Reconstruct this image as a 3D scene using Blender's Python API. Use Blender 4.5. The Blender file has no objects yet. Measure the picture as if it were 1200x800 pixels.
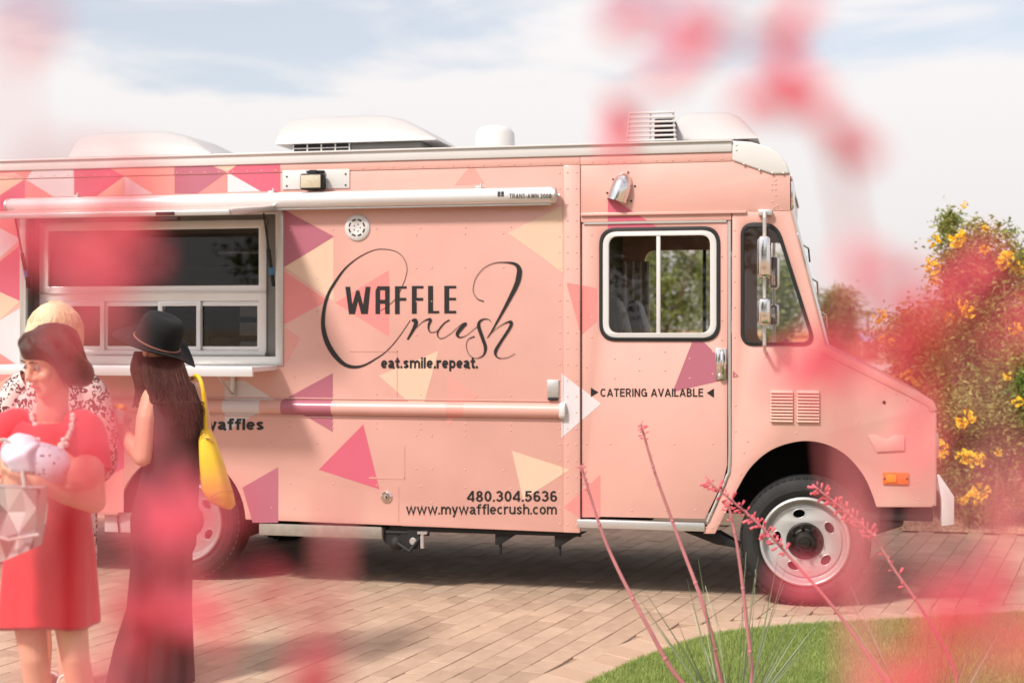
import bpy, bmesh, math, random
import numpy as np
from mathutils import Vector, Matrix, noise as mnoise
random.seed(7)
rng = np.random.default_rng(7)
SC = bpy.context.scene
COL = SC.collection
R = math.radians

# ------------------------------------------------------------------ camera
TH = R(12.5); FOC = 1667.0; YH = 383.0; DIST = 8.6; EYE = 1.66
cs, cc = math.sin(TH), math.cos(TH)
cam = bpy.data.objects.new('camera', bpy.data.cameras.new('camera'))
COL.objects.link(cam); SC.camera = cam
cam.location = (0, -DIST, EYE); cam.rotation_euler = (R(90), 0, TH)
cam.data.sensor_width = 36; cam.data.lens = 50.01
cam.data.shift_y = -(400 - YH) / 1200
cam.data.clip_start = 0.02; cam.data.clip_end = 3000
cam.data.dof.use_dof = True; cam.data.dof.focus_distance = 7.6; cam.data.dof.aperture_fstop = 2.0

# ------------------------------------------------------------------ light
SUNV = Vector((-0.36, -0.60, 0.72)).normalized()
sun = bpy.data.objects.new('sun', bpy.data.lights.new('sun', 'SUN'))
COL.objects.link(sun)
sun.data.energy = 2.2; sun.data.angle = R(8); sun.data.color = (1.0, 0.95, 0.88)
sun.rotation_euler = (-SUNV).to_track_quat('-Z', 'Y').to_euler()
W = bpy.data.worlds.new('World'); SC.world = W; W.use_nodes = True
nt = W.node_tree; nt.nodes.clear()
def wn(t, **k):
    n = nt.nodes.new(t)
    for a, b in k.items(): setattr(n, a, b)
    return n
sky = wn('ShaderNodeTexSky', sky_type='NISHITA', sun_disc=False)
sky.sun_elevation = math.asin(SUNV.z); sky.sun_rotation = math.atan2(SUNV.x, SUNV.y)
sky.dust_density = 2.0
tc = wn('ShaderNodeTexCoord'); sep = wn('ShaderNodeSeparateXYZ')
nt.links.new(tc.outputs['Generated'], sep.inputs[0])
def wmath(op, a, b=None, c=None):
    n = wn('ShaderNodeMath', operation=op)
    for i, v in enumerate((a, b, c)):
        if v is None: continue
        if isinstance(v, (int, float)): n.inputs[i].default_value = v
        else: nt.links.new(v, n.inputs[i])
    return n.outputs[0]
zc_ = wmath('ADD', wmath('MAXIMUM', sep.outputs[2], 0.0), 0.09)
cmb = wn('ShaderNodeCombineXYZ')
nt.links.new(wmath('DIVIDE', sep.outputs[0], zc_), cmb.inputs[0])
nt.links.new(wmath('DIVIDE', sep.outputs[1], zc_), cmb.inputs[1])
nz = wn('ShaderNodeTexNoise'); nz.inputs['Scale'].default_value = 1.2; nz.inputs['Detail'].default_value = 8
nz.inputs['Roughness'].default_value = 0.55; nz.inputs['Distortion'].default_value = 0.35
mp = wn('ShaderNodeMapping'); mp.inputs['Location'].default_value = (2.74, 1.84, 0)
nt.links.new(cmb.outputs[0], mp.inputs[0]); nt.links.new(mp.outputs[0], nz.inputs['Vector'])
# thicker cloud towards the horizon, broken cloud higher up
hz = wn('ShaderNodeMapRange'); hz.inputs[1].default_value = 0.13; hz.inputs[2].default_value = 0.20
hz.inputs[3].default_value = 0.30; hz.inputs[4].default_value = 0.0
nt.links.new(sep.outputs[2], hz.inputs[0])
cl = wmath('ADD', nz.outputs['Fac'], hz.outputs[0])
rm = wn('ShaderNodeMapRange', interpolation_type='SMOOTHSTEP')
rm.inputs[1].default_value = 0.45; rm.inputs[2].default_value = 0.66; rm.inputs[3].default_value = 0.25; rm.inputs[4].default_value = 0.97
nt.links.new(cl, rm.inputs[0])
mx = wn('ShaderNodeMix', data_type='RGBA')
hs = wn('ShaderNodeHueSaturation'); hs.inputs['Saturation'].default_value = 0.62; hs.inputs['Value'].default_value = 0.92
nt.links.new(sky.outputs[0], hs.inputs['Color'])
nt.links.new(rm.outputs[0], mx.inputs[0]); nt.links.new(hs.outputs[0], mx.inputs[6])
cb = wn('ShaderNodeCombineColor')            # overcast luminance: brighter towards the zenith (CIE)
lum = wmath('MULTIPLY_ADD', wmath('MAXIMUM', sep.outputs[2], 0.0), 0.8, 0.88)
for i_, v_ in enumerate((5.2, 4.98, 4.92)): nt.links.new(wmath('MULTIPLY', lum, v_), cb.inputs[i_])
nt.links.new(cb.outputs[0], mx.inputs[7])
bg = wn('ShaderNodeBackground'); bg.inputs[1].default_value = 0.1
nt.links.new(mx.outputs[2], bg.inputs[0])
out = wn('ShaderNodeOutputWorld'); nt.links.new(bg.outputs[0], out.inputs[0])
SC.view_settings.view_transform = 'Standard'; SC.view_settings.look = 'None'
SC.view_settings.exposure = 0.88; SC.view_settings.gamma = 1.0
SC.cycles.max_bounces = 10; SC.cycles.transparent_max_bounces = 16
SC.cycles.sample_clamp_indirect = 6.0

# ------------------------------------------------------------------ measuring
def ray(px):
    u = px - 600; return (u*cc - FOC*cs, u*cs + FOC*cc)
def at(px, py, Y=0.0):
    a, b = ray(px); t = (Y + DIST)/b
    return Vector((a*t, Y, EYE - (py - YH)*t))
def ground(px, py, z=0.0):
    a, b = ray(px); t = (EYE - z)/(py - YH)
    return Vector((a*t, b*t - DIST, z))
def deep(px, py, d):
    a, b = ray(px); t = d/FOC
    return Vector((a*t, b*t - DIST, EYE - (py - YH)*t))
def proj(p):
    y = p[1] + DIST; zc = -p[0]*cs + y*cc; xc = p[0]*cc + y*cs
    return (600 + FOC*xc/zc, YH + FOC*(EYE - p[2])/zc, zc)

# ------------------------------------------------------------------ materials
def lin(c):
    r = []
    for x in c[:3]:
        x = x/255.0
        r.append(x/12.92 if x <= 0.04045 else ((x + 0.055)/1.055)**2.4)
    return (*r, 1.0)
MATS = {}
def mat(name, rgb, rough=0.5, metal=0.0, var=0.06, vscale=6.0, bump=0.0, bscale=60.0, coat=0.0,
        island=0.0, trans=0.0, stretch=None, second=None, spec=0.5, sheen=0.0, stain=0.0, sscale=1.0):
    m = bpy.data.materials.new(name); m.use_nodes = True; MATS[name] = m
    t = m.node_tree; N = t.nodes; L = t.links
    p = N['Principled BSDF']
    p.inputs['Roughness'].default_value = rough; p.inputs['Metallic'].default_value = metal
    p.inputs['Coat Weight'].default_value = coat; p.inputs['Coat Roughness'].default_value = 0.12
    p.inputs['Specular IOR Level'].default_value = spec
    p.inputs['Sheen Weight'].default_value = sheen
    c = lin(rgb); c2 = lin(second) if second else None
    co = N.new('ShaderNodeTexCoord')
    vec = co.outputs['Object']
    if stretch:
        mpn = N.new('ShaderNodeMapping'); mpn.inputs['Scale'].default_value = stretch
        L.new(vec, mpn.inputs[0]); vec = mpn.outputs[0]
    nz = N.new('ShaderNodeTexNoise'); nz.inputs['Scale'].default_value = vscale; nz.inputs['Detail'].default_value = 5
    L.new(vec, nz.inputs['Vector'])
    fac = nz.outputs['Fac']
    if island:
        g = N.new('ShaderNodeNewGeometry'); oi = N.new('ShaderNodeObjectInfo')
        a = N.new('ShaderNodeMath'); a.operation = 'ADD'; L.new(g.outputs['Random Per Island'], a.inputs[0]); L.new(oi.outputs['Random'], a.inputs[1])
        f = N.new('ShaderNodeMath'); f.operation = 'FRACT'; L.new(a.outputs[0], f.inputs[0])
        mi = N.new('ShaderNodeMix'); mi.inputs[0].default_value = island
        L.new(fac, mi.inputs[2]); L.new(f.outputs[0], mi.inputs[3]); fac = mi.outputs[0]
    mr = N.new('ShaderNodeMapRange'); mr.inputs[1].default_value = 0.25; mr.inputs[2].default_value = 0.75
    L.new(fac, mr.inputs[0])
    mx = N.new('ShaderNodeMix'); mx.data_type = 'RGBA'; L.new(mr.outputs[0], mx.inputs[0])
    if c2: mx.inputs[6].default_value = c; mx.inputs[7].default_value = c2
    else:
        mx.inputs[6].default_value = tuple(x*(1-var) for x in c[:3]) + (1,)
        mx.inputs[7].default_value = tuple(min(1, x*(1+var)) for x in c[:3]) + (1,)
    if stain:
        gp = N.new('ShaderNodeNewGeometry'); sn = N.new('ShaderNodeTexNoise'); sn.inputs['Scale'].default_value = sscale; sn.inputs['Detail'].default_value = 7; sn.inputs['Roughness'].default_value = .62
        L.new(gp.outputs['Position'], sn.inputs['Vector']); sr = N.new('ShaderNodeMapRange'); sr.inputs[1].default_value = .42; sr.inputs[2].default_value = .68; sr.inputs[3].default_value = 1.0; sr.inputs[4].default_value = 1-stain
        L.new(sn.outputs['Fac'], sr.inputs[0]); m2 = N.new('ShaderNodeMix'); m2.data_type = 'RGBA'; m2.blend_type = 'MULTIPLY'; m2.inputs[0].default_value = 1
        L.new(mx.outputs[2], m2.inputs[6]); L.new(sr.outputs[0], m2.inputs[7]); mx = m2
    L.new(mx.outputs[2], p.inputs['Base Color'])
    if bump:
        b = N.new('ShaderNodeBump'); b.inputs['Strength'].default_value = bump; b.inputs['Distance'].default_value = 0.01
        n2 = N.new('ShaderNodeTexNoise'); n2.inputs['Scale'].default_value = bscale; n2.inputs['Detail'].default_value = 4
        L.new(vec, n2.inputs['Vector']); L.new(n2.outputs['Fac'], b.inputs['Height']); L.new(b.outputs[0], p.inputs['Normal'])
    if trans:
        tr = N.new('ShaderNodeBsdfTranslucent'); L.new(mx.outputs[2], tr.inputs[0])
        ms = N.new('ShaderNodeMixShader'); ms.inputs[0].default_value = trans
        L.new(p.outputs[0], ms.inputs[1]); L.new(tr.outputs[0], ms.inputs[2]); L.new(ms.outputs[0], N['Material Output'].inputs[0])
    return m
def glassmat(name, tint, refl=1.0):
    m = bpy.data.materials.new(name); m.use_nodes = True; MATS[name] = m
    t = m.node_tree; N = t.nodes; L = t.links; N.remove(N['Principled BSDF'])
    tr = N.new('ShaderNodeBsdfTransparent'); tr.inputs[0].default_value = (*tint, 1)
    gl = N.new('ShaderNodeBsdfGlossy'); gl.inputs['Roughness'].default_value = 0.01
    fr = N.new('ShaderNodeFresnel'); fr.inputs[0].default_value = 1.5
    mu = N.new('ShaderNodeMath'); mu.operation = 'MULTIPLY'; mu.inputs[1].default_value = refl; L.new(fr.outputs[0], mu.inputs[0])
    ms = N.new('ShaderNodeMixShader'); L.new(mu.outputs[0], ms.inputs[0]); L.new(tr.outputs[0], ms.inputs[1]); L.new(gl.outputs[0], ms.inputs[2])
    L.new(ms.outputs[0], N['Material Output'].inputs[0]); return m
PAINT = mat('salmon paint', (214, 163, 151), rough=0.36, coat=0.3, var=0.03, vscale=1.3, bump=0.06, bscale=3.2, stain=.06, sscale=2.5)
DECAL = {
 'K': mat('raspberry vinyl', (198, 92, 112), 0.4, coat=.2, var=.02), 'M': mat('mauve vinyl', (170, 98, 114), 0.4, coat=.2, var=.02),
 'W': mat('white vinyl', (208, 200, 202), 0.4, coat=.2, var=.02), 'C': mat('cream vinyl', (214, 182, 158), 0.4, coat=.2, var=.02),
 'L': mat('coral vinyl', (220, 132, 128), 0.4, coat=.2, var=.02), 'F': mat('blush vinyl', (218, 148, 138), 0.4, coat=.2, var=.02)}
BLACKV = mat('black vinyl lettering', (24, 20, 20), 0.45, coat=.1)
WHITE = mat('white painted metal', (206, 202, 199), 0.4, var=.03, vscale=3)
FIBER = mat('off white fibreglass', (180, 175, 173), 0.5, var=.04, vscale=4, bump=.04, bscale=30)
ALU = mat('brushed aluminium', (205, 203, 200), 0.38, metal=.75, var=.06, vscale=12, stretch=(1, 1, 14))
ALUW = mat('white aluminium tube', (226, 224, 224), 0.3, metal=.35, var=.03)
CHROME = mat('chrome', (225, 222, 220), 0.09, metal=1.0, var=.02)
RUBBER = mat('black rubber', (22, 21, 21), 0.6, var=.2)
TYRE = mat('tyre rubber', (27, 26, 25), 0.75, var=.2, vscale=14, bump=.1, bscale=80, stain=-.7, sscale=9)
DARK = mat('dark chassis paint', (22, 20, 20), 0.7, var=.3, vscale=9)
LINER = mat('black wheel well liner', (12, 11, 11), 0.9, var=.2)
RIM = mat('silver wheel paint', (186, 184, 182), 0.4, metal=.25, var=.14, vscale=16, stain=.28, sscale=8)
HUB = mat('greasy cast iron', (38, 33, 30), 0.5, metal=.4, var=.35, vscale=30)
AMBER = mat('amber lens', (226, 110, 14), 0.15, coat=.6, var=.08, vscale=50)
LAMP = mat('lamp glass', (196, 184, 160), 0.12, coat=.8, var=.1, vscale=40)
STEEL = mat('interior steel', (120, 118, 114), 0.45, metal=.5, var=.12)
INNER = mat('cabin lining', (46, 42, 40), 0.8, var=.15)
SEAT = mat('black seat vinyl', (24, 24, 26), 0.5, var=.15)
BOXC = mat('cream carton', (208, 192, 160), 0.7, var=.1)
GLASS = glassmat('window glass', (0.96, 0.94, 0.92), 1.1)
GLASSD = glassmat('dark tinted glass', (0.72, 0.72, 0.72), .8)

# ------------------------------------------------------------------ mesh helpers
WT = {}
def link(name, me, m, parent=None):
    o = bpy.data.objects.new(name, me); COL.objects.link(o)
    if m is not None and me is not None and not me.materials: me.materials.append(m)
    if parent is not None:
        o.parent = parent; o.location = -WT.get(parent.name, Vector((0, 0, 0)))
    return o
def root(name, label, cat, loc=(0, 0, 0), group=None, world=True):
    o = bpy.data.objects.new(name, None); COL.objects.link(o); o.location = loc; o.empty_display_size = 0.2
    o['label'] = label; o['category'] = cat
    if group: o['group'] = group
    if world: WT[o.name] = Vector(loc)
    return o
def tag(o, label, cat, group=None):
    o['label'] = label; o['category'] = cat
    if group: o['group'] = group
    return o
def perp(d):
    a = Vector((0, 0, 1)) if abs(d.z) < .9 else Vector((1, 0, 0))
    u = d.cross(a).normalized(); return u, d.cross(u).normalized()
class MB:
    def __init__(s): s.v = []; s.f = []
    def add(s, v, f):
        n = len(s.v); s.v += [tuple(p) for p in v]; s.f += [tuple(i + n for i in q) for q in f]; return s
    def box(s, x0, x1, y0, y1, z0, z1):
        return s.add([(x0,y0,z0),(x1,y0,z0),(x1,y1,z0),(x0,y1,z0),(x0,y0,z1),(x1,y0,z1),(x1,y1,z1),(x0,y1,z1)],
                     [(3,2,1,0),(4,5,6,7),(0,1,5,4),(1,2,6,5),(2,3,7,6),(3,0,4,7)])
    def obox(s, M, sx, sy, sz):
        n = len(s.v); s.box(-sx/2, sx/2, -sy/2, sy/2, -sz/2, sz/2)
        for i in range(n, len(s.v)): s.v[i] = tuple(M @ Vector(s.v[i]))
        return s
    def prism(s, poly, y0, y1):        # poly of (x,z), extruded in y
        k = len(poly)
        return s.add([(x, y0, z) for x, z in poly] + [(x, y1, z) for x, z in poly],
                     [tuple(range(k))[::-1], tuple(range(k, 2*k))] + [(i, (i+1) % k, k + (i+1) % k, k + i) for i in range(k)])
    def rings(s, rs, cap=True):        # rs: list of lists of points
        k = len(rs[0]); n0 = len(s.v)
        v = [p for r in rs for p in r]
        f = [(i*k + j, i*k + (j+1) % k, (i+1)*k + (j+1) % k, (i+1)*k + j) for i in range(len(rs)-1) for j in range(k)]
        if cap: f += [tuple(range(k))[::-1], tuple(range((len(rs)-1)*k, len(rs)*k))]
        return s.add(v, f)
    def tube(s, pts, rad, n=8, cap=True, round_=False):
        pts = [Vector(p) for p in pts]
        rr = rad if isinstance(rad, (list, tuple)) else [rad]*len(pts)
        u = None; rs = []
        def ring(c, u, w, r): return [c + r*(math.cos(2*math.pi*j/n)*u + math.sin(2*math.pi*j/n)*w) for j in range(n)]
        for i, p in enumerate(pts):
            d = (pts[min(i+1, len(pts)-1)] - pts[max(i-1, 0)]).normalized()
            if u is None: u, w = perp(d)
            else:
                u = (u - d*u.dot(d)).normalized(); w = d.cross(u)
            if round_ and i == 0:
                for k in (0.25, .6, .87): rs.append(ring(p - d*rr[0]*math.sqrt(1-k*k), u, w, rr[0]*k))
            rs.append(ring(p, u, w, rr[i]))
            if round_ and i == len(pts)-1:
                for k in (.87, .6, .25): rs.append(ring(p + d*rr[i]*math.sqrt(1-k*k), u, w, rr[i]*k))
        return s.rings(rs, cap)
    def loft(s, secs, n=20, p=2.0):    # secs: (centre, a, b) half-axis vectors
        rs = []
        for c, a, b in secs:
            c, a, b = Vector(c), Vector(a), Vector(b); r = []
            for j in range(n):
                t = 2*math.pi*j/n; x, y = math.cos(t), math.sin(t)
                if p != 2: x = math.copysign(abs(x)**(2/p), x); y = math.copysign(abs(y)**(2/p), y)
                r.append(c + x*a + y*b)
            rs.append(r)
        return s.rings(rs)
    def lathe(s, prof, org=(0, 0, 0), axis='y', n=40, cap=False):   # prof of (radius, along)
        o = Vector(org); rs = []
        for r, h in prof:
            ring = []
            for j in range(n):
                t = 2*math.pi*j/n; a, b = r*math.cos(t), r*math.sin(t)
                ring.append(o + (Vector((a, h, b)) if axis == 'y' else Vector((a, b, h)) if axis == 'z' else Vector((h, a, b))))
            rs.append(ring)
        return s.rings(rs, cap)
    def ball(s, c, rx, ry=None, rz=None, n=14, M=None):
        ry = ry or rx; rz = rz or rx; c = Vector(c); rs = []
        for i in range(1, n):
            a = math.pi*i/n
            rs.append([(M or Matrix.Identity(3)) @ Vector((rx*math.sin(a)*math.cos(2*math.pi*j/(2*n)), ry*math.sin(a)*math.sin(2*math.pi*j/(2*n)), -rz*math.cos(a))) + c for j in range(2*n)])
        return s.rings(rs)
    def mesh(s, name, bevel=0, seg=2, ang=35, weld=False):
        me = bpy.data.meshes.new(name); me.from_pydata(s.v, [], s.f)
        return finish(me, bevel, seg, ang, weld)
    def build(s, name, m, parent=None, bevel=0, seg=2, ang=35, weld=False):
        return link(name, s.mesh(name, bevel, seg, ang, weld), m, parent)
def finish(me, bevel=0, seg=2, ang=35, weld=False):
    bm = bmesh.new(); bm.from_mesh(me)
    if weld: bmesh.ops.remove_doubles(bm, verts=bm.verts, dist=1e-5)
    bmesh.ops.recalc_face_normals(bm, faces=bm.faces)
    if bevel:
        ed = [e for e in bm.edges if len(e.link_faces) == 2 and e.calc_face_angle(0) > R(30)]
        bmesh.ops.bevel(bm, geom=ed, offset=bevel, segments=seg, affect='EDGES', profile=.5, clamp_overlap=True)
    for f in bm.faces: f.smooth = True
    for e in bm.edges:
        if len(e.link_faces) != 2 or e.calc_face_angle(0) > R(ang): e.smooth = False
    bm.to_mesh(me); bm.free(); return me
def curve2mesh(cu, y0, y1, name):
    ob = bpy.data.objects.new('tmp', cu); me = bpy.data.meshes.new_from_object(ob)
    bpy.data.objects.remove(ob); bpy.data.curves.remove(cu)
    h = abs(y1 - y0)/2; c = (y0 + y1)/2
    for v in me.vertices:
        x, y, z = v.co; v.co = (x, c - (h if z > 0 else -h if z < 0 else 0), y)
    me.materials.clear(); me.name = name
    return me
def plate(name, loops, y0, y1, m, parent=None, bevel=0):
    """flat plate in the XZ plane: first loop outline, others holes; loops of (x,z)"""
    cu = bpy.data.curves.new('c', 'CURVE'); cu.dimensions = '2D'; cu.fill_mode = 'BOTH'; cu.extrude = abs(y1-y0)/2
    for lp in loops:
        sp = cu.splines.new('POLY'); sp.points.add(len(lp)-1); sp.use_cyclic_u = True
        for q, (x, z) in zip(sp.points, lp): q.co = (x, z, 0, 1)
    me = curve2mesh(cu, y0, y1, name)
    return link(name, finish(me, bevel, 2, 35, True), m, parent)
def rnd(poly, r, seg=6):
    out = []; k = len(poly)
    rr = r if isinstance(r, (list, tuple)) else [r]*k
    for i in range(k):
        p = Vector(poly[i]); a = (Vector(poly[i-1]) - p); b = (Vector(poly[(i+1) % k]) - p)
        d = min(rr[i], a.length*.49, b.length*.49)
        if d < 1e-6: out.append(tuple(p)); continue
        a = a.normalized()*d; b = b.normalized()*d
        for j in range(seg+1):
            t = j/seg; q = p + a*(1-t)**2 + b*t*t; out.append((q.x, q.y))
    return out
def rect(x0, z0, x1, z1): return [(x0, z0), (x1, z0), (x1, z1), (x0, z1)]
def pz(pts, Y=0.0): return [(at(x, y, Y).x, at(x, y, Y).z) for x, y in pts]
def spline(P, n=8):
    """Catmull-Rom through points of any dimension"""
    P = [tuple(p) for p in P]; o = []
    for i in range(len(P)-1):
        a, b, c, d = P[max(i-1,0)], P[i], P[i+1], P[min(i+2,len(P)-1)]
        for k in range(n):
            t = k/n
            o.append(tuple(.5*((2*q1)+(-q0+q2)*t+(2*q0-5*q1+4*q2-q3)*t*t+(-q0+3*q1-3*q2+q3)*t**3) for q0,q1,q2,q3 in zip(a,b,c,d)))
    return o+[P[-1]]
def arc(cx, cy, rx, ry, a0, a1, n=14):
    return [(cx+rx*math.cos(R(a0+(a1-a0)*i/n)), cy+ry*math.sin(R(a0+(a1-a0)*i/n))) for i in range(n+1)]
def glyph(ch, w):
    """centre lines of one sans-serif letter: capital height 1, pen width w -> (advance, strokes)"""
    s = w/2; xh = .74; b = w-.14
    sp = lambda *p: spline(p, 6)
    def arch(x0, x1, h=xh): d = x1-x0; return sp((x0,h-.34),(x0+.22*d,h-s-.07),(x0+.58*d,h-s),(x1-.03*d,h-s-.13),(x1,h-.36),(x1,.2),(x1,0))
    def cup(x0, x1): d = x1-x0; return sp((x0,xh),(x0,xh-.2),(x0,.34),(x0+.05*d,s+.11),(x0+.42*d,s),(x0+.78*d,s+.07),(x1,.34))
    q = .60+b
    T = {
     'o':(q,[arc(q/2,xh/2,q/2-s,xh/2-s,0,360,24)]), 'c':(q-.04,[arc(q/2,xh/2,q/2-s,xh/2-s,48,312,20)]),
     'e':(q,[arc(q/2,xh/2,q/2-s,xh/2-s,0,318,22),[(s,xh/2),(q-s,xh/2)]]),
     'a':(q-.02,[sp((s+.02,xh-.2),(.14,xh-s-.04),(q*.48,xh-s),(q-.1-s,xh-.18),(q-.06-s,xh-.36),(q-.06-s,.12),(q-.02,.0)),sp((q-.07-s,xh*.57),(q*.5,xh*.54),(s+.01,xh*.34),(.12+s*.3,s+.03),(q*.42,s),(q-.1-s,.2))]),
     's':(q-.06,[sp((q-.08-s,xh-.2),(q*.62,xh-s-.03),(q*.42,xh-s),(s+.02,xh-.2),(q*.42,xh*.5),(q-.09-s,.21),(q*.46,s),(q*.26,s+.02),(s,.2))]),
     'm':(.94+2*b,[[(s,0),(s,xh)],arch(s,.47+b),arch(.47+b,.94+2*b-s)]), 'n':(q,[[(s,0),(s,xh)],arch(s,q-s)]), 'h':(q,[[(s,0),(s,1)],arch(s,q-s)]),
     'u':(q,[cup(s,q-s),[(q-s,0),(q-s,xh)]]), 'r':(.42+b,[[(s,0),(s,xh)],sp((s,xh-.34),(s+.08,xh-.14),(.28+b,xh-s),(.42+b,xh-s))]),
     'i':(w,[[(s,0),(s,xh)],[(s,1),(s,1-w*.95)]]), 'l':(w,[[(s,0),(s,1)]]), '.':(w,[[(s,0),(s,w)]]),
     't':(.40+b,[sp((.13+s,.95),(.13+s,.6),(.13+s,.2),(.2+s,s),(.40+b,s)),[(0,xh-s),(.40+b,xh-s)]]),
     'f':(.42+b,[sp((.44+b,1-s),(.28+s,1-s),(.13+s,.86),(.13+s,.6),(.13+s,0)),[(0,xh-s),(.40+b,xh-s)]]),
     'p':(q,[[(s,-.26),(s,xh)],arc(q/2,xh/2,q/2-s,xh/2-s,0,360,22)]),
     'w':(.94+1.4*b,[[(s*.8,xh),(.26+.35*b,s*.5),(.47+.7*b,xh-s*.4),(.68+1.05*b,s*.5),(.94+1.4*b-s*.8,xh)]]),
     'y':(q-.02,[[(s*.8,xh),(q/2,.02)],[(q-.02-s*.8,xh),(q/2-.02,.0),(q/2-.09,-.2),(q/2-.2,-.26+s)]]),
     'A':(.76,[[(s*.7,0),(.38,1-s*.4)],[(.76-s*.7,0),(.38,1-s*.4)],[(.15,.29),(.61,.29)]]),
     'B':(.66,[[(s,0),(s,1)],sp((s,1-s),(.36,1-s),(.62-s,.76),(.36,.53),(s,.53)),sp((s,.53),(.38,.53),(.66-s,.28),(.38,s),(s,s))]),
     'C':(.72,[arc(.38,.5,.38-s,.5-s,42,318,20)]), 'G':(.76,[arc(.38,.5,.38-s,.5-s,42,360,22),[(.42,.5),(.76-s,.5)],[(.76-s,.5),(.76-s,0)]]),
     'E':(.60,[[(s,0),(s,1)],[(s,1-s),(.6,1-s)],[(s,.53),(.56,.53)],[(s,s),(.6,s)]]), 'L':(.56,[[(s,0),(s,1)],[(s,s),(.56,s)]]),
     'I':(w,[[(s,0),(s,1)]]), 'T':(.62,[[(.31,0),(.31,1)],[(0,1-s),(.62,1-s)]]), 'N':(.70,[[(s,0),(s,1)],[(s,1),(.70-s,0)],[(.70-s,0),(.70-s,1)]]),
     'R':(.68,[[(s,0),(s,1)],sp((s,1-s),(.40,1-s),(.65-s,.75),(.40,.47),(s,.47)),[(.38,.47),(.66-s,0)]]), 'V':(.72,[[(s*.7,1),(.36,s*.4)],[(.36,s*.4),(.72-s*.7,1)]]),
     'S':(.64,[sp((.6-s,.76),(.46,.97-s),(.3,1-s),(s+.02,.76),(.3,.52),(.62-s,.27),(.34,s),(.2,s+.02),(s,.26))]), 'W':(1.0,[[(s*.7,1),(.27,s*.4)],[(.27,s*.4),(.5,1)],[(.5,1),(.73,s*.4)],[(.73,s*.4),(1-s*.7,1)]]),
     '-':(.3,[[(0,.38),(.3,.38)]]), '0':(.58,[arc(.29,.5,.29-s,.5-s,0,360,24)]), '8':(.58,[arc(.29,.73,.25-s,.27-s,0,360,18),arc(.29,.27,.29-s,.29-s,0,360,20)]),
     '3':(.56,[sp((s,.78),(.12,.95-s),(.28,1-s),(.53-s,.76),(.36,.54),(.22,.53)),sp((.24,.53),(.4,.52),(.56-s,.28),(.28,s),(.12,s+.05),(s-.02,.24))]),
     '4':(.60,[[(.46,0),(.46,1)],[(.46,.98),(.03,.28)],[(0,.24),(.60,.24)]]), '5':(.57,[[(.53,1-s),(.10,1-s)],[(.10+s*.4,1),(.06+s*.4,.45)],sp((.06+s*.4,.47),(.28,.63),(.57-s,.32),(.27,s),(.12,s+.05),(s-.02,.24))]),
     '6':(.58,[arc(.29,.31,.29-s,.31-s,0,360,20),sp((s,.32),(s+.01,.62),(.14,.9-s),(.32,1-s),(.52-s,.8))]),
     '2':(.57,[sp((s,.72),(.1,.92-s),(.28,1-s),(.54-s,.72),(.3,.35),(s,s)),[(0,s),(.57,s)]]), ' ':(.24,[])}
    return T[ch]
def text(name, s, px0, px1, base, cap, Y, m, parent, w=.15, gap=.10, th=.0012):
    """lettering fitted between two measured points, baseline and capital height"""
    x = 0; St = []
    for ch in s:
        adv, ks = glyph(ch, w); St += [[(x+p[0], p[1]) for p in k] for k in ks]; x += adv+gap
    Wd = x-gap; mb = MB(); off = 0
    for k in St:
        n = len(k); closed = math.dist(k[0], k[-1]) < 1e-4; A, B_ = [], []
        for i, p in enumerate(k):
            q0 = k[i-1] if i else (k[-2] if closed else None); q1 = k[i+1] if i < n-1 else (k[1] if closed else None)
            d0 = Vector((p[0]-q0[0], p[1]-q0[1])).normalized() if q0 else None; d1 = Vector((q1[0]-p[0], q1[1]-p[1])).normalized() if q1 else None
            if d0 is None: d0 = d1
            if d1 is None: d1 = d0
            n0 = Vector((-d0.y,d0.x)); n1 = Vector((-d1.y,d1.x)); nn = (n0+n1); nn = nn.normalized() if nn.length > .2 else n0
            v = nn*(w/2)/max(.45, nn.dot(n0)); A.append((p[0]+v.x,p[1]+v.y)); B_.append((p[0]-v.x,p[1]-v.y))
        off += .00006
        def P(c, yy):
            t = at(px0+(px1-px0)*c[0]/Wd, base-cap*c[1], Y); return (t.x, yy, t.z)
        fr = Y-th-(off % .0006)
        mb.add([P(c,fr) for c in A]+[P(c,fr) for c in B_]+[P(c,Y) for c in A]+[P(c,Y) for c in B_],
               [(i,i+1,n+i+1,n+i) for i in range(n-1)]+[(i,2*n+i,2*n+i+1,i+1) for i in range(n-1)]+[(n+i,n+i+1,3*n+i+1,3*n+i) for i in range(n-1)]+[(0,n,3*n,2*n),(n-1,3*n-1,4*n-1,2*n-1)])
    return mb.build(name, m, parent)
def evald(o, *mods):
    for t, kw in mods:
        md = o.modifiers.new(t, t)
        for k, v in kw.items(): setattr(md, k, v)
    dg = bpy.context.evaluated_depsgraph_get(); dg.update()
    me = bpy.data.meshes.new_from_object(o.evaluated_get(dg)); o.modifiers.clear()
    old = o.data; o.data = me; bpy.data.meshes.remove(old)
    for p in me.polygons: p.use_smooth = True
    return o
def organic(mb, name, m, parent, voxel=.006, smooth=4):
    me = bpy.data.meshes.new(name); me.from_pydata(mb.v, [], mb.f)
    bm = bmesh.new(); bm.from_mesh(me); bmesh.ops.recalc_face_normals(bm, faces=bm.faces); bm.to_mesh(me); bm.free()
    o = link(name, me, m, parent)
    return evald(o, ('REMESH', dict(mode='VOXEL', voxel_size=voxel)), ('SMOOTH', dict(factor=.5, iterations=smooth)))
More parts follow.
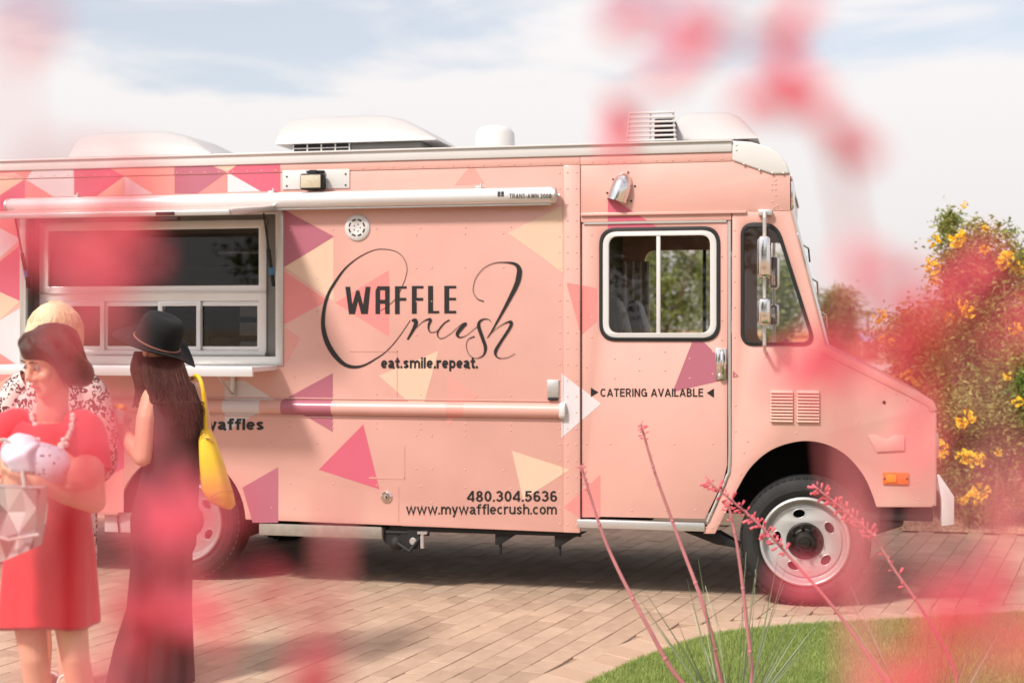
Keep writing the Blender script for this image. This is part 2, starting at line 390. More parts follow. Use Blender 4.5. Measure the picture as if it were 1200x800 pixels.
def npmesh(name, co, fsize, m, parent=None):
    """many loose faces of equal size; co is (n, fsize, 3)"""
    n = co.shape[0]; me = bpy.data.meshes.new(name)
    me.vertices.add(n*fsize); me.vertices.foreach_set('co', co.reshape(-1).astype(np.float32))
    me.loops.add(n*fsize); me.loops.foreach_set('vertex_index', np.arange(n*fsize, dtype=np.int32))
    me.polygons.add(n); me.polygons.foreach_set('loop_start', np.arange(0, n*fsize, fsize, dtype=np.int32))
    me.update(calc_edges=True); me.validate()
    return link(name, me, m, parent)

# ================================================================== SETTING
SAND = mat('sandy ground', (176, 146, 118), .95, var=.2, vscale=2.5, bump=.5, bscale=60)
BED = mat('joint sand', (152, 125, 104), .95, var=.25, vscale=30)
PAVER = mat('tan concrete paver', (168, 139, 117), .9, vscale=9, island=.42, second=(190, 161, 138), bump=.3, bscale=120, stain=.16, sscale=1.6)
KERBM = mat('pale border paver', (178, 147, 124), .9, vscale=9, island=.45, second=(188, 160, 138), bump=.3, bscale=120)
GRAVELM = mat('red tan gravel', (150, 112, 88), .95, island=.9, second=(205, 172, 144), vscale=30)
SOIL = mat('lawn soil', (96, 104, 54), .95, var=.3, vscale=14)
BLADE = mat('lawn grass', (112, 140, 62), .7, island=.55, second=(184, 192, 114), trans=.35, vscale=2.2)

me = bpy.data.meshes.new('ground'); S = 900
me.from_pydata([(-S,-S,-.06),(S,-S,-.06),(S,S,-.06),(-S,S,-.06)], [], [(0,1,2,3)])
g = link('ground', me, SAND); g['kind'] = 'structure'
YB = 3.43                                              # far edge of the paving
LAWN = [(-1.0,-9.6),(-1.32,-6.0),(-1.30,-3.4),(-1.20,-2.6),(-1.07,-2.04),(-.94,-1.63),(-.74,-1.16),(-.56,-.86),(-.30,-.66),(-.04,-.51),(.52,-.245),(1.1,.05),(2.0,.48),(3.2,1.0),(5.2,1.8),(6.5,2.0)]
def lawn_edge_offset(d):
    o = []
    for i, p in enumerate(LAWN):
        a = Vector(LAWN[max(i-1,0)]); b = Vector(LAWN[min(i+1,len(LAWN)-1)]); t = (b-a).normalized()
        o.append((p[0]-t.y*d, p[1]+t.x*d))
    return o
def inpoly(x, y, P):
    c = False; j = len(P)-1
    for i in range(len(P)):
        if (P[i][1] > y) != (P[j][1] > y) and x < (P[j][0]-P[i][0])*(y-P[i][1])/(P[j][1]-P[i][1])+P[i][0]: c = not c
        j = i
    return c
LPOLY = LAWN + [(6.5,-9.6)]
BPOLY = lawn_edge_offset(.30) + [(6.6,-9.6)]
KPOLY = lawn_edge_offset(.285) + [(6.6,-9.6)]
mb = MB(); mb.add([(-9.5,-9.6,-.012),(7,-9.6,-.012),(7,YB,-.012),(-9.5,YB,-.012)], [(0,1,2,3)])
drive = mb.build('driveway', BED); drive['kind'] = 'structure'
# individual pavers, running bond turned 79 degrees
PL, PW, JT = .25, .125, .004
pm = MB(); pm.box(-(PL-JT)/2,(PL-JT)/2,-(PW-JT)/2,(PW-JT)/2,-.03,0)
pav = pm.mesh('paver', bevel=.0025, seg=1)
pav.materials.append(PAVER)
ex = Vector((math.cos(R(79)), math.sin(R(79)))); ey = Vector((-ex.y, ex.x))
cells = []
for r in range(-150, 150):
    for c in range(-75, 75):
        p = ex*((c + (.5 if r % 2 else 0))*PL) + ey*(r*PW)
        if not (-9.2 < p.x < 6.8 and -5.2 < p.y < YB-.08): continue
        if inpoly(p.x, p.y, KPOLY): continue
        q = proj((p.x, p.y, 0))
        if q[2] < .5 or not (-60 < q[0] < 1260 and q[1] < 850): continue
        scale = FOC/q[2]; area = PL*PW*scale*scale*(EYE/q[2])
        vis = 0 < q[0] < 1200 and q[1] < 800 and not (q[1] < 632 and q[0] < 1020)
        cells.append((-area if vis else 1, p, random.uniform(-.0022, .001), [random.gauss(0, .004) for _ in range(2)], random.gauss(0, .006)))
cells.sort(key=lambda t: t[0])
rest = MB()
for i, (a, p, z, tl, rz) in enumerate(cells):
    Mx = Matrix.Translation((p.x, p.y, z)) @ Matrix.Rotation(R(79)+rz, 4, 'Z') @ Matrix.Rotation(tl[0], 4, 'X') @ Matrix.Rotation(tl[1], 4, 'Y')
    if i < 298 and a < 0:
        o = bpy.data.objects.new('paver', pav); COL.objects.link(o); o.parent = drive; o.matrix_local = Mx
    else:
        rest.add([Mx @ v.co for v in pav.vertices], [tuple(q.vertices) for q in pav.polygons])
o = rest.build('pavers_beyond', PAVER, drive); o['kind'] = 'stuff'
# border course along the lawn
bo = lawn_edge_offset(.285); bi = lawn_edge_offset(.012)
def resample(P, step):
    o = [Vector(P[0])]; acc = 0
    for a, b in zip(P, P[1:]):
        a, b = Vector(a), Vector(b); L_ = (b-a).length; t = step-acc
        while t < L_: o.append(a+(b-a)*t/L_); t += step
        acc = (acc+L_) % step
    return o
n_ = 92
def param(P, n):
    P = [Vector(p) for p in P]; cum = [0]
    for a, b in zip(P, P[1:]): cum.append(cum[-1]+(b-a).length)
    o = []; k = 0
    for i in range(n+1):
        s = cum[-1]*i/n
        while k < len(P)-2 and cum[k+1] < s: k += 1
        o.append(P[k].lerp(P[k+1], (s-cum[k])/(cum[k+1]-cum[k])))
    return o
A, B = param(bo, n_), param(bi, n_)
for i in range(n_):
    a0, a1, b1, b0 = A[i], A[i+1], B[i+1], B[i]
    c = (a0+a1+b0+b1)/4; q = proj((c.x, c.y, 0))
    if q[2] < 1 or q[1] > 900 or not -50 < q[0] < 1300: continue
    z = random.uniform(-.003, .002)
    m_ = MB(); k = .985
    pts = [c+(p-c)*k for p in (a0, a1, b1, b0)]
    m_.add([(p.x, p.y, z) for p in pts] + [(p.x, p.y, -.04) for p in pts], [(0,1,2,3),(4,7,6,5),(0,4,5,1),(1,5,6,2),(2,6,7,3),(3,7,4,0)])
    m_.build('border_paver', KERBM, drive, bevel=.004, seg=1)
# lawn
bm = bmesh.new(); vs = [bm.verts.new((x, y, .006)) for x, y in LPOLY]; f = bm.faces.new(vs); bmesh.ops.triangulate(bm, faces=[f])
me = bpy.data.meshes.new('lawn'); bm.to_mesh(me); bm.free()
lawn = link('lawn', me, SOIL); lawn['kind'] = 'structure'
pts = []
while len(pts) < 130000:
    x = rng.uniform(-1.3, 4.2, 60000); y = rng.uniform(-2.9, 1.5, 60000)
    c = np.zeros(len(x), bool); P_ = np.array(LPOLY); Q_ = np.roll(P_, 1, 0)
    for (xi_, yi_), (xj_, yj_) in zip(P_, Q_):
        if yi_ == yj_: continue
        c ^= ((yi_ > y) != (yj_ > y)) & (x < (xj_-xi_)*(y-yi_)/(yj_-yi_)+xi_)
    yy = y+DIST; zz = -x*cs+yy*cc; c &= (YH+FOC*EYE/zz < 818) & (600+FOC*(x*cc+yy*cs)/zz < 1215)
    pts += list(zip(x[c], y[c]))
pts = np.array(pts[:130000]); n = len(pts)
h = rng.uniform(.014, .034, n); az = rng.uniform(0, 6.28, n); w = rng.uniform(.0016, .003, n); ln = rng.normal(0, .012, (n, 2))
co = np.zeros((n, 3, 3)); co[:, :, :2] = pts[:, None, :]; co[:, :, 2] = .006
co[:, 0, 0] -= np.cos(az)*w; co[:, 0, 1] -= np.sin(az)*w; co[:, 1, 0] += np.cos(az)*w; co[:, 1, 1] += np.sin(az)*w
co[:, 2, 2] += h; co[:, 2, :2] += ln
tf = npmesh('turf_grass', co, 3, BLADE); tag(tf, 'short green turf grass of the curved lawn', 'grass'); tf['kind'] = 'stuff'
# gravel bed behind the paving
mb = MB(); mb.add([(-14,YB,.0),(40,YB,.0),(40,30,.0),(-14,30,.0)], [(0,1,2,3)])
gb = mb.build('gravel_bed', SAND); gb['kind'] = 'structure'
n = 42000
gx = rng.uniform(-.6, 5.2, n); gy = YB + .02 + rng.beta(1, 2.2, n)*4.5; s = rng.uniform(.006, .017, n)
base = np.array([(1,0,-.4),(0,1,-.4),(-1,0,-.4),(0,-1,-.4),(0,0,.7)])
fcs = np.array([(0,1,4),(1,2,4),(2,3,4),(3,0,4)])
az = rng.uniform(0, 6.28, n); bx = base[None]*s[:, None, None]*rng.uniform(.6, 1.3, (n, 5, 1))
rx = bx[:, :, 0]*np.cos(az)[:, None]-bx[:, :, 1]*np.sin(az)[:, None]; ry = bx[:, :, 0]*np.sin(az)[:, None]+bx[:, :, 1]*np.cos(az)[:, None]
pp = np.stack([rx+gx[:, None], ry+gy[:, None], bx[:, :, 2]+.004], -1)
gme = bpy.data.meshes.new('gravel'); V = pp.reshape(-1, 3); Fc = (np.arange(n)[:, None, None]*5+fcs[None]).reshape(-1, 3)
gme.vertices.add(len(V)); gme.vertices.foreach_set('co', V.reshape(-1).astype(np.float32))
gme.loops.add(len(Fc)*3); gme.loops.foreach_set('vertex_index', Fc.reshape(-1).astype(np.int32))
gme.polygons.add(len(Fc)); gme.polygons.foreach_set('loop_start', np.arange(0, len(Fc)*3, 3, dtype=np.int32)); gme.update(calc_edges=True)
gr = link('gravel', gme, GRAVELM); tag(gr, 'loose tan gravel covering the planting bed behind the truck', 'gravel'); gr['kind'] = 'stuff'

# ================================================================== FOOD TRUCK
TW = 2.1                                               # body width
truck = root('food_truck', 'salmon pink food truck with vinyl triangles, black script lettering and open serving window', 'food truck', (-2.6, TW/2, 0))
def X(px): return at(px, YH).x
def Zp(px, py, Y=0): return at(px, py, Y).z
XR = -6.45; x660, x680, x853, x857 = X(660), X(680), X(853), X(857)
ZS, ZB, ZH = 2.65, .40, Zp(770, 250)
FX = X(926); ZTOP = 2.705
sx0, sx1, sz0, sz1 = X(26), X(329), Zp(329, 426), Zp(329, 247)
rwx, rwz = X(212), .395
arch = [(rwx+.45*math.cos(a), rwz+.45*math.sin(a)) for a in [math.pi-.05+(-math.pi+.1)*i/24 for i in range(25)]]
plate('side_panel', [[(XR,.42),(rwx-.45,.42)]+arch[1:]+[(x660,ZB),(x660,ZS),(XR,ZS)], rect(sx0,sz0,sx1,sz1)], 0, .03, PAINT, truck, .004)
plate('seam_strip', [rect(XR,ZS+.001,x680-.001,ZTOP)], -.004, .03, PAINT, truck, .003)
plate('door_post', [rect(x660+.001,ZB,x680,ZS)], -.010, .03, PAINT, truck, .005)
capz = Zp(926, 204)
plate('header_panel', [[(x680+.001,ZH),(FX,ZH),(FX,capz),(X(905),capz),(X(882),Zp(882,196)),(X(858),Zp(858,188)),(x680+.001,ZS)]], 0, .03, PAINT, truck, .004)
plate('seam_strip', [[(x680,ZS+.001),(X(858),ZS+.001),(X(858),ZTOP),(x680,ZTOP)]], -.004, .03, PAINT, truck, .003)
# door with sliding window
dz = lambda p: (X(p[0]), Zp(*p))
win_o = rnd(rect(X(702), Zp(770,399.5), X(843.5), Zp(770,266)), .105, 8)
win_i = rnd(rect(X(706), Zp(770,395.5), X(839.5), Zp(770,270)), .09, 8)
win_g = rnd(rect(X(713), Zp(770,390), X(832), Zp(770,276)), .06, 8)
DY = .012
door = plate('sliding_door', [[(x680+.006,Zp(680,605))]+[dz(p) for p in ((826,608),(848,562),(852,545))]+[(x853,Zp(853,258.5)),(x680+.006,Zp(853,258.5))], win_o], DY, DY+.03, PAINT, truck, .003)
plate('door_track', [[(x680+.004,Zp(853,258)),(x857,Zp(853,258)),(x857,ZH-.002),(x680+.004,ZH-.002)]], .001, .03, PAINT, truck, .003)
plate('drip_rail', [rect(x680+.004, ZH-.010, X(875), ZH+.008)], -.016, .0, PAINT, truck, .004)
plate('header_trim', [[(x680+.02,Zp(853,260.2)),(x853-.01,Zp(853,260.2)),(x853-.01,Zp(853,258.0)),(x680+.02,Zp(853,258.0))]], .002, .0115, ALU, truck)
f_ = plate('window_seal', [win_o, win_i], DY-.009, DY+.02, RUBBER, door, .003)
plate('window_frame', [win_i, win_g], DY-.006, DY+.03, WHITE, door, .003)
plate('window_divider', [rect(X(769), Zp(770,391), X(773.5), Zp(770,275))], DY-.003, DY+.03, WHITE, door, .002)
plate('window_pane', [rect(X(710), Zp(770,392), X(770), Zp(770,274))], DY+.012, DY+.016, GLASS, door)
plate('window_pane', [rect(X(772), Zp(770,392), X(835), Zp(770,274))], DY+.022, DY+.026, GLASS, door)
# edge trim of the door opening
tr = [at(855,259,-.003), at(855,440,-.003), at(855,540,-.003), at(851,560,-.003), at(841,584,-.003), at(829,611,-.003)]
mb = MB(); mb.tube([tuple(p) for p in spline([tuple(p) for p in tr], 6)], .009, 8); mb.build('door_trim', ALU, truck)
mb = MB(); mb.box(x680-.02, X(826), -.014, .05, Zp(750,620), Zp(750,610)); mb.build('step_sill', ALU, truck, .006)
hd = MB(); hd.box(X(838.5), X(851), DY-.01, DY+.001, Zp(845,445), Zp(845,408)); hb = hd.build('door_handle', CHROME, door, .004)
hd = MB(); hd.tube([at(846,440,DY-.03), at(846,436,DY-.045), at(846,415,DY-.045), at(846,411,DY-.03)], .011, 10, round_=True); hd.build('grip', CHROME, hb)
hd = MB(); hd.box(X(842), X(848), DY-.035, DY-.008, Zp(845,443), Zp(845,438)); hd.build('latch_button', ALU, hb, .003)
# cab side and nose
far = spline([(864,573),(880,547),(905,526.5),(937,517),(965,519.5),(990,532),(1010,554),(1021,576),(1027,594)], 5)[::-1]
qw_o = rnd([dz(p) for p in ((868,261),(911,261),(957,405),(868,405))], [.08,.09,.09,.08], 8)
qw_i = rnd([dz(p) for p in ((872,266),(908,266),(951.5,401),(872,401))], [.06,.07,.07,.06], 8)
nose = [(x857+.006,ZH),(FX,ZH)]+[dz(p) for p in ((968,408),(1092,473),(1096,478),(1096,590),(1092,594))]+[dz(p) for p in far]+[dz(p) for p in ((838,625),(824,625),(832,610),(851,567),(857,545))]
cab = plate('cab_side', [nose, qw_o], 0, .03, PAINT, truck, .004)
plate('quarter_window_seal', [qw_o, qw_i], -.008, .03, RUBBER, cab, .004)
plate('quarter_window_pane', [qw_i], .015, .02, GLASS, cab)
# hood, windscreen, nose front: built right across the cab
def across(name, path, th, y0, y1, m, parent=truck, bevel=.01):
    top = [Vector(p) for p in path]; low = []
    for i, p in enumerate(top):
        d = (top[min(i+1,len(top)-1)]-top[max(i-1,0)]).normalized(); low.append(p+Vector((d.y,-d.x))*th)
    mb = MB(); mb.prism([tuple(p) for p in top]+[tuple(p) for p in low[::-1]], y0, y1); return mb.build(name, m, parent, bevel)
hp = [dz(p) for p in ((966,405.5),(1080,462),(1094,470),(1098.5,480))]
across('hood', hp, .045, -.006, TW+.006, PAINT, truck, .006)
across('nose_front', [(X(1097)+.003,Zp(1097,481)),(X(1097)+.003,Zp(1097,593))], .03, .004, TW-.004, PAINT, truck, .008)
mb = MB()
for k in range(9): mb.box(X(1097)+.004, X(1097)+.03, .55, TW-.55, .72+k*.05, .74+k*.05)
mb.build('grille', DARK, truck, .002)
for y in (.32, TW-.32):
    mb = MB(); mb.lathe([(.0,.035),(.07,.03),(.09,.012),(.1,.0)], (X(1097)+.004,y,.95), 'x', 24); mb.build('headlight', LAMP, truck)
cowl = MB(); cowl.box(X(966)-.03, X(966)+.02, .03, TW-.03, 1.49, 1.535); cowl.build('windscreen_cowl', PAINT, truck, .006)
wa, wb = Vector((FX,ZH)), Vector((X(967),Zp(967,405)))
across('windscreen', [tuple(wa+(wb-wa)*.06), tuple(wa+(wb-wa)*.94)], .008, .14, TW-.14, GLASS, truck, 0)
for y0, y1 in ((.031,.13),(TW-.13,TW-.031)):
    across('windscreen_pillar', [tuple(wa), tuple(wb)], .04, y0, y1, PAINT, truck, .008)
across('windscreen_header', [tuple(wa+(wb-wa)*.0), tuple(wa+(wb-wa)*.07)], .04, .131, TW-.131, PAINT, truck, .004)
wg = MB(); nrm = Vector(((wb-wa).normalized().y*-1, (wb-wa).normalized().x)).normalized()
wg.tube([(p.x+nrm.x*.0+.012, -.004, p.y+.004) for p in (wa, wa.lerp(wb,.5), wb)], .012, 8); wg.build('windscreen_trim', CHROME, truck)
mb = MB()
for t in (.25, .5, .75):
    p = wa.lerp(wb, t); mb.tube([(p.x+.02,.02,p.y),(p.x+.055,.05,p.y-.02),(p.x+.06,.25,p.y-.09)], .006, 6)
mb.build('wiper_arm', CHROME, truck)
mb = MB(); mb.box(FX-.03, FX, .031, TW-.031, ZH, capz); mb.build('front_header', PAINT, truck, .004)
mb = MB(); mb.box(FX+.001, FX+.02, .02, .30, ZH+.02, capz-.04); mb.box(FX+.001, FX+.014, .02, TW-.02, capz-.035, capz-.01); mb.build('front_header_trim', CHROME, truck, .006)
# roof
mb = MB(); mb.box(XR, X(858), -.016, TW+.016, ZTOP+.001, 2.775); mb.build('roof_rail', WHITE, truck, .008)
mb = MB(); mb.box(XR, X(858), -.030, TW+.03, 2.768, 2.779); mb.build('roof_gutter', WHITE, truck, .003)
mb = MB(); mb.loft([((XR+.02,TW/2,2.77),(0,TW/2,0),(0,0,.035)),((X(858),TW/2,2.77),(0,TW/2,0),(0,0,.035))], 24, 3); mb.build('roof', WHITE, truck)
capp = [dz(p) for p in ((858,165),(880,166.5),(900,172),(914,181),(922,192),(926,204),(905,204.5),(882,197),(858,188.5))]
cm = MB(); cm.prism(capp, -.014, TW+.014); cap = cm.build('roof_cap', WHITE, truck, .012, 3)
SCREW = MB().ball((0,0,0), .0065, n=5).mesh('screw')
def screw(p, m, parent):
    me_ = SCREWS.setdefault(m.name, SCREW.copy()); o = link('screw', me_, m, parent); o.location = Vector(p)+o.location
SCREWS = {}
for p in ((863,170),(863,176),(872,192.5),(890,199.5),(905,203),(918,203)): screw(at(p[0],p[1],-.013), ALU, cap)
# far side, rear, floor, partition
plate('far_side_panel', [[(XR,.42),(x857,ZB),(X(838),.5),(X(838),.4)]+[dz(p) for p in far[::-1]][1:]+[dz(p) for p in ((1096,594),(1096,478),(968,408))]+[(FX,ZH),(FX,capz),(X(858),ZTOP),(XR,ZTOP)], rnd(rect(X(706), Zp(770,395), X(838), Zp(770,272)), .09, 8), qw_o], TW-.03, TW, PAINT, truck)
plate('far_window_divider', [rect(X(789), Zp(770,395), X(794), Zp(770,272))], TW-.028, TW-.005, RUBBER, truck)
mb = MB(); mb.box(XR-.03, XR, 0, TW, .42, 2.7); mb.build('rear_panel', PAINT, truck, .01)
mb = MB(); mb.box(XR+.01, rwx-.5, .032, TW-.032, .60, .64); mb.box(rwx+.5, X(855), .032, TW-.032, .60, .64); mb.build('floor_pan', INNER, truck)
mb = MB(); mb.box(x680-.06, x680-.03, .05, TW-.05, .64, 2.69); mb.build('cab_partition', INNER, truck)
mb = MB(); mb.box(XR+.01, X(885), .05, TW-.05, 2.69, 2.704); mb.build('ceiling_panel', INNER, truck)
mb = MB(); mb.prism([(X(905),1.10),(X(960),1.10),(X(960),1.50),(X(930),1.46),(X(915),1.3)], .05, TW-.05); mb.build('dashboard', DARK, truck, .01)
def seat(y):
    mb = MB(); bx_ = x680+.12
    mb.loft([((bx_+.24,y,1.08),(.24,0,0),(0,.22,0)),((bx_+.24,y,1.2),(.26,0,0),(0,.24,0))], 20, 4)
    mb.loft([((bx_+.10,y,1.12),(.07,0,0),(0,.22,0)),((bx_+.07,y,1.45),(.08,0,0),(0,.24,0)),((bx_+.03,y,1.72),(.06,0,0),(0,.21,0)),((bx_+.01,y,1.82),(.045,0,0),(0,.17,0)),((bx_+.005,y,1.85),(.02,0,0),(0,.1,0))], 22, 3.2)
    s = mb.build('seat', SEAT, truck, ang=60)
    p_ = MB(); p_.tube([(bx_+.17,y-.235,1.15),(bx_+.135,y-.25,1.45),(bx_+.085,y-.215,1.72),(bx_+.05,y-.16,1.82)], .006, 6); p_.build('piping', STEEL, s)
    q = MB(); q.box(bx_+.05,bx_+.4,y-.18,y+.18,.64,1.07); q.build('pedestal', DARK, s, .02)
seat(.55); seat(1.55)
cu_ = MB(); 
for k in range(7): cu_.tube([(x680+.0+k*.028, TW-.12+.02*(k%2), 1.4),(x680+.0+k*.028, TW-.12+.02*(k%2), 2.15)], .017, 6)
cu_.build('curtain', WHITE, truck)
sw_ = MB(); sw_.lathe([(.2+.016*math.cos(a), .016*math.sin(a)) for a in [i*.6283 for i in range(11)]], (0,0,0), 'x', 28)
o = sw_.build('steering_wheel', RUBBER, truck); o.location = Vector((X(890),1.55,1.4))-WT['food_truck']; o.rotation_euler = (0, R(35), 0)
# bumper and chassis
bp = [dz(p) for p in ((1098,556),(1101,556),(1118,581),(1118,614),(1103,616),(1103,585))]
bm_ = MB(); bm_.prism(bp, -.02, .055); bm_.prism([(p[0],p[1]) for p in bp], TW-.055, TW+.02); bm_.box(bp[5][0]+.0,bp[2][0]-.002,.056,TW-.056,bp[4][1]+.004,bp[2][1]-.002)
bm_.build('front_bumper', CHROME if False else WHITE, truck, .006)
mb = MB()
for y in (.58, TW-.66): mb.box(XR+.1, X(1097)-.02, y, y+.08, .47, .60)
mb.box(X(1030), X(1096)-.01, .04, TW-.04, Zp(1060,611), Zp(1060,596)); 
mb.prism([dz(p) for p in ((1000,597),(1060,612),(1058,618),(1027,628),(1000,634))], .06, .16)
mb.prism([dz(p) for p in ((800,625),(842,626),(866,640),(866,645),(838,640))], .08, .2)
for x in (X(945), rwx): mb.tube([(x,.12,.37),(x,TW-.12,.37)], .06, 10)
mb.ball((rwx,TW/2,.37), .19, n=8); mb.tube([(-1.0,TW/2,.45),(rwx,TW/2,.38)], .045, 10)
mb.box(-2.6,-1.2,1.3,1.8,.30,.46)
mb.build('chassis', DARK, truck, .006)
mb = MB()
for px in (578, 648):
    mb.prism([(X(px),.398),(X(px)+.20,.398),(X(px)+.12,.36),(X(px)+.03,.30),(X(px),.30)], .05, .09); mb.tube([(X(px)+.03,.07,.31),(X(px)+.03,.07,.24)], .011, 6)
mb.box(X(455), x680, .035, .05, .37, .40)
mb.build('skirt_bracket', DARK, truck, .003)
mb = MB(); mb.box(X(303), X(447), .01, .3, .335, .385); mb.box(X(303), X(447), .005, .012, .32, .395); mb.build('storage_tray', mat('dull tray metal', (150, 140, 130), .6, metal=.3, var=.2, vscale=14), truck, .004)
mb = MB()
mb.tube([(X(456),.04,.33),(X(456),.2,.33)], .055, 14); mb.tube([(X(472),.03,.31),(X(472),.2,.31)], .045, 14); mb.box(X(476),X(490),.02,.14,.26,.38); mb.tube([(X(450),.05,.36),(X(500),.05,.36)], .018, 8); mb.ball((X(462),.06,.29), .05, n=6); mb.tube([(X(463),.03,.3),(X(480),.0,.25),(X(492),.03,.34)], .012, 6)
va = mb.build('drain_valve', DARK, truck)
mb = MB(); mb.lathe([(0,-.004),(.02,-.004),(.024,0)], (X(483),.018,.31), 'y', 14); mb.tube([(X(494),.02,.36),(X(494),.02,.27)], .014, 8); mb.box(X(489),X(500),.0,.05,.36,.375); mb.build('valve_cap', ALU, va)
mb = MB(); mb.box(X(118), X(152), .05, .09, .30, .43); mb.build('mud_flap', FIBER, truck, .004)
# wheel wells
def well(cx, cz, r, a0, a1, y1=.75):
    mb = MB(); k = 24; rs = []
    for y in (.03, y1): rs.append([(cx+r*math.cos(a0+(a1-a0)*i/k), y, cz+r*math.sin(a0+(a1-a0)*i/k)) for i in range(k+1)])
    n = k+1; mb.add(rs[0]+rs[1], [(i,i+1,n+i+1,n+i) for i in range(k)]); mb.add(rs[1], [tuple(range(n))])
    mb.build('wheel_well', LINER, truck)
well(rwx, rwz, .47, -.2, math.pi+.2); well(X(945), Zp(945,597), .43, -.25, math.pi+.1, .56)
# wheels
def ellipse_loop(cx, cz, a, b, rot, n=16):
    return [(cx+a*math.cos(t)*math.cos(rot)-b*math.sin(t)*math.sin(rot), cz+a*math.cos(t)*math.sin(rot)+b*math.sin(t)*math.cos(rot)) for t in [2*math.pi*i/n for i in range(n)]]
def wheel(cx, cz, yf, dish, rot):
    tp = [(.262,.035),(.270,.012),(.285,-.004),(.30,-.010),(.302,-.013),(.312,-.013),(.314,-.011),(.335,-.010),(.350,-.004),(.352,-.001),(.362,.004),(.370,.012),(.379,.026),(.384,.034)]
    y = .034
    for k in range(5): tp += [(.385,y+.003),(.385,y+.029),(.373,y+.031),(.373,y+.037)]; y += .037
    tp += [(.384,.222),(.37,.24),(.33,.255),(.27,.235)]
    mb = MB(); mb.lathe(tp, (cx,yf,cz), 'y', 72); w = mb.build('wheel', TYRE, truck, ang=28)
    # raised bands and shoulder blocks
    sb = MB()
    for i in range(56):
        a = 2*math.pi*i/56; M = Matrix.Translation((cx,yf+.022,cz)) @ Matrix.Rotation(-a,4,'Y') @ Matrix.Translation((.3785,0,0)); sb.obox(M,.012,.026,.026)
    sb.build('tread_block', TYRE, w)
    rp = [(.262,.03),(.266,.004),(.262,-.006),(.254,-.010),(.247,-.006),(.243,.006),(.240,.03),(.232,.045),(.222,.05),(.205,.046)]
    if dish: rp = rp[:6]+[(.236,.03),(.228,.055),(.205,.075)]
    mb = MB(); mb.lathe(rp, (cx,yf,cz), 'y', 64); rim = mb.build('rim', RIM, w, ang=40)
    yd = .036 if not dish else .066
    holes = [ellipse_loop(.165*math.cos(rot+k*2*math.pi/5), .165*math.sin(rot+k*2*math.pi/5), 0.025, .036, rot+k*2*math.pi/5) for k in range(5)]
    sh = lambda lp: [(cx+p[0], cz+p[1]) for p in lp]
    plate('disc', [sh(ellipse_loop(0,0,.215,.215,0,56))]+[sh(h) for h in holes]+[sh(ellipse_loop(0,0,.108,.108,0,32))], yf+yd, yf+yd+.012, RIM, rim, .003)
    for k in range(5):                                  # pressed lips round the hand holes
        lp = ellipse_loop(cx+.165*math.cos(rot+k*2*math.pi/5), cz+.165*math.sin(rot+k*2*math.pi/5), .027, .038, rot+k*2*math.pi/5, 20)
        lm = MB(); lm.tube([(p[0],yf+yd,p[1]) for p in lp+lp[:1]], .003, 6); lm.build('hand_hole_lip', RIM, rim)
    mb = MB(); mb.lathe([(.205,.11),(.205,.13),(0,.13)], (cx,yf,cz), 'y', 32); mb.build('brake_drum', DARK, rim)
    mb = MB(); o_ = -.01 if not dish else .05
    mb.lathe([(.110,o_+.052),(.110,o_+.04),(.100,o_+.032),(.075,o_+.036),(.066,o_+.03),(.060,o_+.0),(.052,o_-.012),(.034,o_-.016),(.03,o_-.03),(0.001,o_-.032)], (cx,yf,cz), 'y', 32)
    hub = mb.build('hub', HUB, rim, ang=30)
    for k in range(8):
        a = k*math.pi/4+.2; nm = MB(); nm.lathe([(.0125,o_+.036),(.0125,o_+.010),(.009,o_+.006),(.007,o_+.006),(.007,o_-.006),(0.0005,o_-.006)], (cx+.086*math.cos(a),yf,cz+.086*math.sin(a)), 'y', 6); nm.build('lug_nut', HUB, rim, ang=20)
fwx = at(943,636).x
wheel(fwx, .385, .03, False, R(102)); wheel(rwx, .385, .05, True, R(40))
wheel(rwx, .385, TW-.30, True, 0); wheel(fwx, .385, TW-.30, False, 0)
# rub rail in coloured lengths
zr = Zp(650, 481)
def rail(px0, px1, m, nm='rub_rail'):
    mb = MB(); prof = [(.0,-.045),(.012,-.045),(.030,-.034),(.040,-.015),(.042,0),(.040,.015),(.030,.034),(.012,.045),(.0,.045)]
    a, b = X(px0), X(px1); mb.rings([[(a,-y-.0,zr+z) for y, z in prof],[(b,-y,zr+z) for y, z in prof]]); mb.build(nm, m, truck, ang=60)
for a, b, m in ((-75,42,'P'),(42,120,'K'),(120,263,'P'),(263,306,'W'),(306,331,'P'),(331,390,'M'),(390,524,'P'),(524,545,'F'),(545,657,'P')): rail(a, b, PAINT if m == 'P' else DECAL[m])
mb = MB(); mb.loft([((X(656.5),-.0,zr),(0,.050,0),(0,0,.052)),((X(663.5),0,zr),(0,.050,0),(0,0,.052))], 20, 3); mb.build('rail_end_cap', WHITE, truck, .004)
mb = MB(); mb.box(XR, X(657), -.006, .0, zr+.055, zr+.062); mb.box(XR, X(657), -.006, .0, zr-.064, zr-.057); mb.build('rail_flange', PAINT, truck, .002)
